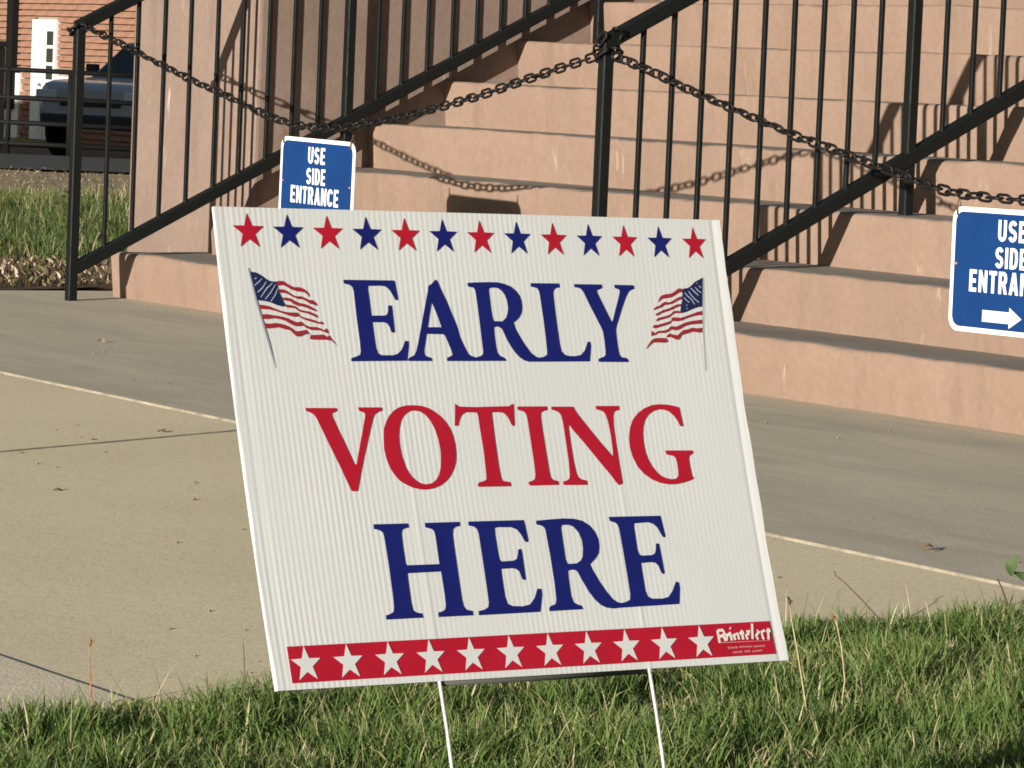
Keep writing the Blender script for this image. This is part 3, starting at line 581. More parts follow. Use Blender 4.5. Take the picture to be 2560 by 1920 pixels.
chain([(u, VC, z) for u, z in ch1], 'dark chain sagging from the left railing to the middle railing', [post_loop(UL, VP0, .985), post_loop(UM, VP0, .992, .036, 1.1)])
chain([(u, VC, z) for u, z in ch2], 'dark chain sagging right from the middle railing post', [post_loop(UM, VP0, .955, .034, .6), post_loop(UR, VP0, .965)])

def rrect(w, h, r, n=6):
    p = []
    for cx, cy, a0 in ((w/2-r, h/2-r, 0), (-w/2+r, h/2-r, math.pi/2), (-w/2+r, -h/2+r, math.pi), (w/2-r, -h/2+r, 1.5*math.pi)):
        for k in range(n+1): a = a0 + math.pi/2*k/n; p.append((cx+r*math.cos(a), cy+r*math.sin(a)))
    return p
def plate3d(poly, y0, y1):
    n = len(poly)
    vs = [(x, y0, z) for x, z in poly] + [(x, y1, z) for x, z in poly]
    fs = [tuple(range(n)), tuple(range(n, 2*n))[::-1]] + [(i, n+i, n+(i+1) % n, (i+1) % n) for i in range(n)]
    return vs, fs
# block capitals (outline polygons with holes) for the hanging plates, unit cap height
def ribbon(pts, w):
    P = [Vector(p) for p in pts]; L = []; R = []
    for i in range(len(P)):
        d = (P[min(i+1, len(P)-1)] - P[max(i-1, 0)]).normalized(); nn = Vector((-d.y, d.x))*w/2
        L.append(P[i]+nn); R.append(P[i]-nn)
    return [tuple(p) for p in L + R[::-1]]
def arc(cx, cy, rx, ry, a0, a1, n=10): return [(cx+rx*math.cos(math.radians(a0+(a1-a0)*k/n)), cy+ry*math.sin(math.radians(a0+(a1-a0)*k/n))) for k in range(n+1)]
w_ = .19
GL = {
 'U': (.56, [ribbon([(.095, 1), (.095, .3)] + arc(.28, .28, .185, .185, 180, 360, 10)[1:] + [(.465, 1)], w_)]),
 'S': (.56, [ribbon(arc(.285, .715, .185, .19, 20, 180, 9) + arc(.30, .70, .2, .2, 190, 255, 4) + arc(.27, .285, .195, .215, 75, 0, 5) + arc(.28, .285, .185, .19, -10, -165, 9), w_)]),
 'E': (.50, [[(0, 0), (.48, 0), (.48, .18), (.19, .18), (.19, .41), (.43, .41), (.43, .59), (.19, .59), (.19, .82), (.48, .82), (.48, 1), (0, 1)]]),
 'I': (.19, [[(0, 0), (.19, 0), (.19, 1), (0, 1)]]),
 'D': (.56, [[(0, 0), (.28, 0), (.44, .06), (.53, .2), (.56, .5), (.53, .8), (.44, .94), (.28, 1), (0, 1)], [(.19, .17), (.19, .83), (.27, .83), (.34, .77), (.37, .5), (.34, .23), (.27, .17)]]),
 'N': (.56, [[(0, 0), (.18, 0), (.18, .58), (.38, 0), (.56, 0), (.56, 1), (.38, 1), (.38, .42), (.18, 1), (0, 1)]]),
 'T': (.50, [[(.155, 0), (.345, 0), (.345, .82), (.50, .82), (.50, 1), (0, 1), (0, .82), (.155, .82)]]),
 'R': (.56, [[(0, 0), (.19, 0), (.19, .39), (.26, .39), (.37, 0), (.57, 0), (.43, .43), (.53, .54), (.55, .72), (.50, .90), (.38, 1), (0, 1)], [(.19, .56), (.19, .83), (.30, .83), (.35, .78), (.36, .70), (.34, .6), (.29, .56)]]),
 'A': (.60, [[(0, 0), (.19, 0), (.225, .19), (.385, .19), (.42, 0), (.61, 0), (.41, 1), (.20, 1)], [(.255, .36), (.305, .68), (.355, .36)]]),
 'C': (.56, [ribbon(arc(.285, .69, .19, .215, 15, 180, 9) + arc(.285, .31, .19, .215, 180, 345, 9), w_)]),
}
def flat_poly(loops, fn):
    vl = [[Vector((x, y, 0)) for x, y in lp] for lp in loops]
    tri = geometry.tessellate_polygon(vl)
    pts = [p for lp in vl for p in lp]
    vs = [fn(p.x, p.y) for p in pts]; fs = []
    for t in tri:
        a, b, c_ = (pts[i] for i in t)
        ar = (b.x-a.x)*(c_.y-a.y)-(b.y-a.y)*(c_.x-a.x)
        fs.append(tuple(t) if ar > 0 else tuple(t)[::-1])
    return vs, fs
PLW, PLH = .457, .305
def hanging_plate(u, ztop, tilt, label, arrow):
    root = tag(empty('metal_sign', (u, VC+.002, ztop-PLH*1.045)), label, 'sign', 'blue plates hanging from the chains')
    root.rotation_euler = (0, tilt, 0); root.scale = (1.045, 1, 1.045)
    c0 = PLH/2
    vs, fs = plate3d(rrect(PLW, PLH, .034), -.0015, .0015)
    pl = mesh('plate', [(x, y, z+c0) for x, y, z in vs], fs, M_WHITE, root)
    vs, fs = plate3d(rrect(PLW-.026, PLH-.024, .027), -.0021, -.0012)
    mesh('blue_field', [(x, y, z+c0) for x, y, z in vs], fs, M_BLUE, root)
    def word(txt, cx, zt, hgt, sx, gap):
        wd = sum(GL[ch][0] for ch in txt)*sx*hgt + gap*(len(txt)-1); x = cx-wd/2
        for ch in txt:
            lw, loops = GL[ch]
            v2, f2 = flat_poly(loops, lambda a, b: (x + a*sx*hgt, -.0027, PLH-zt-hgt + b*hgt))
            mesh('letter', v2, f2, M_WHITE, root); x += lw*sx*hgt + gap
    word('USE', -.002, .0265, .052, 1.06, .0075)
    word('SIDE', -.002, .0925, .051, 1.04, .0070)
    word('ENTRANCE', -.006, .1515, .054, 1.05, .0072)
    if arrow:
        z = PLH-.262
        v2, f2 = flat_poly([[(-.100, z-.0140), (.000, z-.0140), (.000, z-.0255), (.046, z), (.000, z+.0255), (.000, z+.0140), (-.100, z+.0140)]], lambda a, b: (a, -.0027, b))
        mesh('arrow', v2, f2, M_WHITE, root)
    for s in (-1, 1):
        m = MB(); x = s*(PLW/2-.022)
        m.tube([(x, -.006, PLH-.022), (x+.002*s, -.007, PLH-.004), (x+.004*s, 0, PLH+.022), (x+.002*s, .006, PLH-.002), (x, .005, PLH-.022)], .0022, 5)
        m.build('wire_hanger', M_TWIG, root)
    b = MB(); b.lathe([(.0035, -.0032), (.003, -.0042)], 8, (-PLW/2+.022, 0, .165)); b.lathe([(.0035, -.0032), (.003, -.0042)], 8, (PLW/2-.022, 0, .165)); b.build('rivets', M_INKP, root)
    return root
hanging_plate(-11.043, .652, .012, 'small blue and white USE SIDE ENTRANCE plate half hidden behind the voting sign', False)
hanging_plate(-7.556, .601, -.008, 'blue and white USE SIDE ENTRANCE plate with an arrow, cut by the right edge', True)

# ------------------------------------------------------------------ the yard sign
SC = Vector((-3.1492, -4.6658, .5319))
SE1 = Vector((-.0579, .9983, -.0092)).normalized(); SE2 = Vector((-.3148, -.0095, .9491)); SE2 = (SE2 - SE1*SE2.dot(SE1)).normalized(); SN = SE1.cross(SE2)
SW, SH = .6096, .4572
SBASE = SC - SE2*(SH/2)
yard = tag(empty('yard_sign', SBASE - SE2*.332), 'white corrugated EARLY VOTING HERE sign on wire stakes in the grass', 'sign')
YO = Vector(yard.location)
def bow(t): x = 2*t/SH-1; return -.006*(1-x*x)
def S(s, t, h=0.0):                                            # sign coordinates (metres) to the yard sign's own space
    t2 = min(max(t, 0), SH)
    return SC + SE1*(s-SW/2) + SE2*(t-SH/2) + SN*(bow(t2)+h) - YO
def warp(s, t): return .0011*math.sin(s*7.3+t*5.1)*math.sin(t*8.7-s*3.0+.6)*min(1, max(0, s)/.1)*min(1, max(0, SW-s)/.1)
ns, nt = 520, 26
PITCHF = .0061
vs = []; fs = []
def relief(s, t):
    a = (.000090-.00006*s/SW)*(1+.7*math.sin(s*31+t*9)*math.sin(t*21+s*13))*math.sin(2*math.pi*(s+.0007*math.sin(t*14+s*20))/PITCHF)
    for sx, tt in ((.1825, .30), (.4335, .27)):
        if t < tt: a += .00032*math.exp(-((s-sx-.004*t/tt)/.0030)**2)*(1-t/tt)**.5
    e = max(0, s-(SW-.0085)); a += e*.13 - (.0004*math.exp(-((s-(SW-.0105))/.0016)**2))
    a -= .0004*math.exp(-((s-.012)/.004)**2)*.6
    a += .0011*math.sin(s*7.3+t*5.1)*math.sin(t*8.7-s*3.0+.6)*min(1, s/.1)*min(1, (SW-s)/.1)
    return a
for j in range(nt+1):
    t = SH*j/nt
    for i in range(ns+1):
        s = SW*i/ns; ed = .0006*math.sin(t*37+1)+.0005*math.sin(t*91) if i in (0, ns) else 0
        vs.append(S(s+ed, t, relief(s, t)))
F = len(vs)
for j in range(nt+1):
    t = SH*j/nt
    for i in (0, ns):
        s = SW*i/ns; vs.append(S(s, t, relief(s, t)-.0042))
fs = [(j*(ns+1)+i, j*(ns+1)+i+1, (j+1)*(ns+1)+i+1, (j+1)*(ns+1)+i) for j in range(nt) for i in range(ns)]
for j in range(nt):
    b0, b1 = F+2*j, F+2*j+2
    fs.append((b0, j*(ns+1), (j+1)*(ns+1), b1)); fs.append((j*(ns+1)+ns, b0+1, b1+1, (j+1)*(ns+1)+ns)); fs.append((b0+1, b0, b1, b1+1))
fs.append(tuple([F, F+1] + [i for i in range(ns, -1, -1)])); fs.append(tuple([F+2*nt+1, F+2*nt] + [nt*(ns+1)+i for i in range(ns+1)]))
panel = mesh('panel', vs, fs, M_CORO, yard, True)
panel.data.set_sharp_from_angle(angle=math.radians(40))
PR = .00075                                                    # print stands this far off the flutes
def ink(name, loops, mat, h=PR, label=None):
    v2, f2 = flat_poly(loops, lambda a, b: S(a, b, h+warp(a, b)))
    o = mesh(name, v2, f2, mat, panel)
    if label: o['label'] = label
    return o
for k, loops in LETTERS.items():
    ink('letter', [[(x/1000, y/1000) for x, y in lp] for lp in loops], M_INKR if k in 'VOTING' and len(k) == 1 and k not in ('A', 'R', 'L', 'Y', 'H') else M_INKB)
def star(cx, top, w=.0345, h=.0325):
    R = w/1.902; cy = top - R; k = h/(R*1.809)
    return [(cx + (R if i % 2 == 0 else R*.40)*math.sin(math.pi*i/5), cy + R*(1-k) + k*(R if i % 2 == 0 else R*.40)*math.cos(math.pi*i/5)) for i in range(10)][::-1]
for i in range(13):
    ink('star', [star(.0350+.04476*i, .4517-.00022*i, .0345-.0003*i, .0325)], M_INKR if i % 2 == 0 else M_INKB)
ink('red_band', [[(.0171, .0062), (.5955, .0072), (.5951, .0409), (.0173, .0404)]], M_INKR)
for i in range(11):
    ink('star', [star(.0352+.04677*i, .0404, .0325, .0318)], M_CORO, PR+.0005)
for d in FLAGS:
    vv = []; ff = []; mi = []
    for key, hh, mx in (('stripe', PR, 0), ('canton', PR+.0001, 1), ('pole', PR+.0003, 3), ('streak', PR+.0005, 2)):
        for q, lp in enumerate(d[key]):
            v2, f2 = flat_poly([[(x/1000, y/1000) for x, y in lp]], lambda a, b: S(a, b, hh + .00004*q + warp(a, b)))
            b = len(vv); vv += v2; ff += [tuple(i+b for i in f) for f in f2]; mi += [mx]*len(f2)
    mesh('printed_flag', vv, ff, [M_FLAGR, M_FLAGB, M_FLAGS, M_FLAGP], panel, False, mi)
vv = []; ff = []
for q, lp in enumerate(LOGO):
    v2, f2 = flat_poly([ribbon([(x/1000, y/1000) for x, y in lp], .0030)], lambda a, b: S(a, b, PR+.0005+.00005*q))
    b = len(vv); vv += v2; ff += [tuple(i+b for i in f) for f in f2]
mesh('logo_lettering', vv, ff, M_INKW, panel)
vv = []; ff = []
for q, lp in enumerate(LOGO_SMALL):
    a = Vector(lp[0])/1000; b_ = Vector(lp[1])/1000; n = max(3, int((b_-a).length/.0024))
    for i in range(n):
        c0 = a.lerp(b_, i/n); c1 = a.lerp(b_, (i+.72)/n); h = .0016+.0005*random.random()
        v2, f2 = flat_poly([[(c0.x, c0.y-h/2), (c1.x, c1.y-h/2), (c1.x, c1.y+h/2), (c0.x, c0.y+h*.4)]], lambda x, y: S(x, y, PR+.0006))
        b = len(vv); vv += v2; ff += [tuple(k+b for k in f) for f in f2]
a, b_ = [Vector(q)/1000 for q in LOGO_LINE]
v2, f2 = flat_poly([[(a.x, a.y), (b_.x, b_.y-.0002), (b_.x, b_.y+.0002), (a.x, a.y+.0009)]], lambda x, y: S(x, y, PR+.0006))
b = len(vv); vv += v2; ff += [tuple(k+b for k in f) for f in f2]
mesh('fine_print', vv, ff, M_INKP, panel)
for s0 in (.1822, .4335):
    m = MB(); m.tube([S(s0+.0005*math.sin(k), .10-.045*k, -.0021) for k in range(0, 3)] + [S(s0+.0009*math.sin(k*1.3), -.002-.042*k, -.0014) for k in range(11)], .0019, 8)
    m.build('wire_stake', M_GALV, yard, True)
m = MB(); m.tube([S(.1822, -.0012, -.0052), S(.30, -.0016, -.0052), S(.4335, -.0012, -.0052)], .0030, 8); m.build('crossbar', m_plain('shaded_crossbar_steel', (.07, .068, .06), .7, .2), yard, True)  # steel coloured dark to carry the shade under the panel

# ------------------------------------------------------------------ grass
def blades(name, X, Y, Z, hgt, wid, lean, mat, tint, bend=.5):
    n = len(X)
    yaw = rng.uniform(0, 2*np.pi, n); la = rng.uniform(0, 2*np.pi, n)
    lx, ly = np.cos(la), np.sin(la); wx, wy = np.cos(yaw), np.sin(yaw)
    co = np.zeros((n, 7, 3))
    for i, (f, w) in enumerate(((0, 1), (.38, .95), (.72, .68), (1, 0))):
        out = lean*(f**(1+bend))*hgt; zz = Z + hgt*np.sqrt(np.maximum(1-(lean*f)**2*.8, .08))*f
        px = X + lx*out; py = Y + ly*out
        if i < 3:
            co[:, 2*i] = np.stack([px-wx*wid*w/2, py-wy*wid*w/2, zz], 1); co[:, 2*i+1] = np.stack([px+wx*wid*w/2, py+wy*wid*w/2, zz], 1)
        else: co[:, 6] = np.stack([px, py, zz], 1)
    q = np.array([[0, 1, 3, 2], [2, 3, 5, 4]]); t = np.array([[4, 5, 6]])
    base = (np.arange(n)*7)[:, None]
    loops = np.concatenate([(base + q.reshape(1, -1)), (base + t.reshape(1, -1))], 1).reshape(-1)
    tot = np.tile([4, 4, 3], n); st = np.concatenate([[0], np.cumsum(tot)[:-1]])
    me = bpy.data.meshes.new(name)
    me.vertices.add(n*7); me.vertices.foreach_set('co', co.reshape(-1))
    me.loops.add(len(loops)); me.loops.foreach_set('vertex_index', loops.astype(np.int32))
    me.polygons.add(len(tot)); me.polygons.foreach_set('loop_start', st.astype(np.int32)); me.polygons.foreach_set('loop_total', tot.astype(np.int32))
    me.update(calc_edges=True); me.validate()
    at = me.attributes.new('tint', 'FLOAT', 'POINT'); at.data.foreach_set('value', np.repeat(tint, 7).astype(np.float32))
    return link_mesh(name, me, mat)

def patch(X, Y, f, ph=0.0): return .5+.25*(np.sin(X*f+1.3*np.sin(Y*f*.7)+ph)+np.sin(Y*f*1.3+1.7*np.sin(X*f*.6+ph)))
LE = np.vectorize(ledge)
def front(n, d0, d1, lw, near):
    d = np.sqrt(rng.uniform(d0*d0, d1*d1, n)); l = rng.uniform(-1, 1, n)*lw*d
    X = CAM.x + FH.x*d + RH.x*l; Y = CAM.y + FH.y*d + RH.y*l
    e = LE(Y); rag = .03*np.sin(Y*21)+.03*np.sin(Y*57+1)
    ok = (X > e + rag + rng.normal(0, .018, n)) & (Y < -2.1) & (rng.random(n) > np.clip((np.abs(l)/(lw*d)-.72)/.28, 0, 1)*.8) & (rng.random(n) > np.clip((4.0-d)/.6, 0, 1)*.8)
    return X[ok], Y[ok]
X, Y = front(215000, 3.4, 7.6, .24, True)
# the rest of the lawn round the camera, thinner
X2 = rng.uniform(-5.1, 3.0, 260000); Y2 = rng.uniform(-10.5, -2.1, 260000)
d2 = (X2-CAM.x)*FH.x+(Y2-CAM.y)*FH.y; l2 = (X2-CAM.x)*RH.x+(Y2-CAM.y)*RH.y
ok = (X2 > LE(Y2)+.03) & ~((d2 > 3.9) & (d2 < 7.6) & (np.abs(l2) < .18*np.maximum(d2, .01)))
nfront = len(X); X = np.concatenate([X, X2[ok]]); Y = np.concatenate([Y, Y2[ok]]); n = len(X)
pt = patch(X, Y, 5.5); pf = patch(X, Y, 17, 2.0)
edge = np.clip((X-LE(Y))/.12, .35, 1)
hg = (.028 + .034*pt*rng.random(n) + .018*rng.random(n)**2 + .024*(pf > .62))*edge
wd = rng.uniform(.0016, .0036, n); wd[nfront:] *= 1.5
ti = np.clip(.22 + .36*pt + rng.normal(0, .13, n), 0, .72); dry = rng.random(n) < (.11 + .24*(pf < .36)); ti = np.where(dry, np.where(rng.random(n) < .35, rng.uniform(.88, 1, n), rng.uniform(.72, .88, n)), ti)
tag(blades('lawn_grass', X, Y, np.full(n, .0), hg, wd, rng.uniform(.15, .92, n), M_GRASS, ti), 'short green lawn grass with dry blades below the voting sign', 'grass', kind='stuff')

X, Y = front(2600, 3.4, 7.4, .24, True); n = len(X)
tag(blades('seeding_grass', X, Y, np.zeros(n), rng.uniform(.05, .10, n), rng.uniform(.0010, .0018, n), rng.uniform(.1, .7, n), M_GRASS, np.where(rng.random(n) < .5, rng.uniform(.6, .8, n), rng.uniform(.85, 1, n))), 'thin taller blades and straw sticking up from the front lawn', 'grass', kind='stuff')
X, Y = front(9000, 3.4, 7.5, .24, True); n = len(X)
tag(blades('lawn_thatch', X, Y, np.full(n, .002), rng.uniform(.015, .035, n), rng.uniform(.003, .007, n), rng.uniform(.85, .99, n), M_LITTER, rng.uniform(0, .85, n)), 'brown thatch and leaf scraps between the lawn grass', 'thatch', kind='stuff')

def field(n, d0, d1, l0, l1):
    d = rng.uniform(d0, d1, n); l = l0 + (l1-l0)*rng.random(n)
    X = CAM.x + FH.x*d + RH.x*l; Y = CAM.y + FH.y*d + RH.y*l
    ok = (X < -13.40) & ~((X > -13.98) & (Y > .47) & (Y < 4.7))
    X, Y, d = X[ok], Y[ok], d[ok]
    return X, Y, d, np.array([vz(a, b) for a, b in zip(X, Y)])
X, Y, d, Z = field(24000, 16.8, 25.0, -4.6, -1.2)
pt = patch(X, Y, 2.4, 1.0); n = len(X)
tag(blades('tall_grass', X, Y, Z, (.03+.15*pt**1.6*rng.random(n)+.04*rng.random(n))*np.clip((29-d)/6, .35, 1)*np.clip((d-15)/2.5, .5, 1), rng.uniform(.004, .008, n), rng.uniform(.1, .7, n), M_TALL,
           np.clip(.05+.50*pt+rng.normal(0, .17, n)+np.where(rng.random(n) < .2, .35, 0)+np.clip((d-21)/18, 0, .4), 0, 1)), 'tall shaggy grass beyond the paving at far left', 'grass', kind='stuff')
X, Y, d, Z = field(3500, 24.0, 32, -5.4, -1.6); n = len(X)
tag(blades('dry_grass', X, Y, Z, .01+.03*rng.random(n), rng.uniform(.004, .008, n), rng.uniform(.6, .98, n), M_DRY, rng.random(n)), 'dry tan grass on the bank by the road', 'grass', kind='stuff')
X, Y, d, Z = field(6000, 14.2, 16.7, -3.4, -.9); n = len(X)
tag(blades('ground_cover', X, Y, Z+.02, .012+.045*rng.random(n), rng.uniform(.005, .016, n), rng.uniform(.5, .98, n), M_LITTER, rng.random(n)**1.7), 'leafy ground cover and dead leaves along the paving edge', 'ground cover', kind='stuff')

# dry stems, twigs and fallen leaves
def stem(pts, r, label, mat, head=None, name='dry_stem', hr=.0026):
    p0 = Vector(pts[0]); pts = ([Vector((p0.x+.006, p0.y+.004, -.006))] if p0.z > .01 else []) + list(pts)
    o = Vector(pts[0]); root = tag(empty(name, o), label, 'stem', 'stems sticking out of the lawn')
    m = MB(); P = [Vector(p)-o for p in pts]; k = len(P)
    m.tube(P, [r*.82*(1-.45*i/(k-1)) for i in range(k)], 5); m.build('stalk', mat, root, True)
    if head:
        h = MB(); q = P[-1]; dd = (P[-1]-P[-2]).normalized()
        h.tube([q-dd*.003, q+dd*.002, q+dd*.006, q+dd*.010], [hr*.4, hr, hr*.7, hr*.2], 6)
        rr = random.Random(int(abs(q.x)*1e5)+3)
        for _ in range(7):
            b = q + dd*rr.uniform(-.002, .008); e = b + Vector((rr.uniform(-1, 1), rr.uniform(-1, 1), rr.uniform(-.2, 1)))*.005
            h.tube([b, (b+e)/2, e], [.0009, .0012, .0003], 4)
        h.build('seed_head', head, root, True)
    return root
def onray(x, y, d):                                            # a point on the lawn side of the picture at view depth d
    v = fwd + cr*((x-1280)/9781.7) - cu*((y-960)/9781.7)
    return CAM + v*d
def sten(pp, d0, d1): return [onray(x, y, d0+(d1-d0)*i/(len(pp)-1)) for i, (x, y) in enumerate(pp)]
stem(sten([(228, 1745), (226, 1690), (224, 1650), (225, 1612)], 5.36, 5.34), .0017, 'reddish dry stalk standing alone at the left edge of the lawn', M_SEED, M_DLEAF)
stem(sten([(2022, 1815), (2005, 1700), (1990, 1610), (1978, 1545), (1974, 1508)], 5.38, 5.42), .0016, 'tall pale stem with a dark head just right of the sign corner', M_STRAW, M_TWIG)
stem(sten([(2100, 1795), (2112, 1700), (2104, 1620), (2092, 1560), (2084, 1545)], 5.46, 5.5), .0017, 'bent tan stem, second from the sign corner', M_STRAW, M_DLEAF)
stem(sten([(2344, 1612), (2330, 1570), (2318, 1520), (2312, 1490)], 6.22, 6.25), .0019, 'short straw coloured stem leaning left, far right of the lawn', M_STRAW)
stem(sten([(2196, 1545), (2150, 1495), (2110, 1455), (2090, 1440), (2086, 1428)], 6.50, 6.55), .0016, 'dark curved twig leaning left over the pavement', M_TWIG)
stem(sten([(2036, 1712), (1995, 1670), (1960, 1646)], 5.74, 5.70), .0015, 'pale twig touching the lower right corner of the sign', M_STRAW)
stem(sten([(612, 1690), (610, 1640), (608, 1606)], 5.60, 5.62), .0011, 'thin dark upright blade left of the sign', M_TWIG)
def leaf_mesh(L, W, curl, seedv):
    r = random.Random(seedv); vs = []; fs = []; n = 6
    for i in range(n+1):
        f = i/n; w = W*math.sin(math.pi*min(1, f*.96+.02))**.7*(1+.12*r.uniform(-1, 1)); z = curl*math.sin(math.pi*f)*L
        vs += [(L*f, -w/2, z+.15*w), (L*f, 0, z), (L*f, w/2, z+.12*w)]
    for i in range(n):
        a = i*3; fs += [(a, a+3, a+4, a+1), (a+1, a+4, a+5, a+2)]
    me_v = vs + [(x, y, z-.0006) for x, y, z in vs]; k = len(vs)
    fs2 = fs + [tuple(i+k for i in f[::-1]) for f in fs]
    return me_v, fs2
def leaf(loc, rot, L, W, curl, label, mat, sd, name='fallen_leaf'):
    v2, f2 = leaf_mesh(L, W, curl, sd); o = mesh(name, v2, f2, mat, None, True); o.location = loc; o.rotation_euler = rot
    tag(o, label, 'leaf', 'stray leaves'); return o
leaf((-5.86, -1.93, .004), (.3, .2, 1.2), .035, .016, .35, 'curled brown leaf lying on the dark apron at right', M_DLEAF, 1)
leaf((-8.30, -2.30, -.006), (.2, .1, .4), .030, .014, .3, 'small dry leaf on the tan walk beside the skewed joint', M_DLEAF, 2)
leaf((-8.14, -2.56, -.006), (.1, .3, 2.0), .022, .012, .3, 'tiny dry leaf on the tan walk, left of the other one', M_DLEAF, 3)
leaf((-7.20, -3.13, -.006), (.2, .2, .9), .028, .012, .3, 'small curled leaf in the middle of the tan walk at left', M_DLEAF, 4)
leaf((-10.92, -1.12, .003), (.1, .1, .1), .032, .016, .25, 'pale scrap of leaf on the apron left of the sign', M_STRAW, 5)
wr = tag(empty('weed_sprig', (onray(2600, 1540, 5.4).x, onray(2600, 1540, 5.4).y, 0)), 'green weed leaf on a thin stem at the right edge', 'weed')
wo = Vector(wr.location)
m = MB(); m.tube([Vector((0, 0, -.005)), onray(2600, 1540, 5.4)-wo, onray(2592, 1470, 5.4)-wo, onray(2570, 1432, 5.38)-wo, onray(2540, 1432, 5.38)-wo, onray(2522, 1418, 5.38)-wo], .0011, 5); m.build('stalk', M_LEAF, wr, True)
for (x, y, rr, L, W, mt) in ((2527, 1440, (1.2, -1.3, .6), .030, .020, M_LEAF), (2535, 1432, (.4, .5, .3), .018, .012, M_LEAF)):
    v2, f2 = leaf_mesh(L, W, .2, 8); o = mesh('leaf', v2, f2, mt, wr, True); o.location = onray(x, y, 5.38)-wo; o.rotation_euler = rr
stem(sten([(2512, 1492), (2504, 1468), (2494, 1448)], 6.85, 6.87), .0030, 'short dark leaf blade near the right edge above the lawn', M_TWIG)

# ------------------------------------------------------------------ beyond the stairs: fence, vehicle, building across the road
def pole_fence():
    D = 48.0
    root = tag(empty('pipe_fence', street(D, -6.0, prof(D))), 'black pipe fence of four rails beside the road at far left', 'fence')
    o = Vector(root.location)
    def pt(x, y, d): return onray(x, y, d) - o
    L0, L1 = -7.6, -4.2
    for zt in (.685, .345, .040, -.215):
        m = MB(); m.tube([street(D, L0, zt+.03)-o, street(D, L1, zt)-o], .030, 8); m.build('rail', M_DARK, root, True)
    for l in (-7.55, -6.30, -5.55, -4.25):
        m = MB(); m.tube([street(D, l, prof(D)-.1)-o, street(D, l, .72)-o], .034, 8); m.build('post', M_DARK, root, True)
    return root
pole_fence()

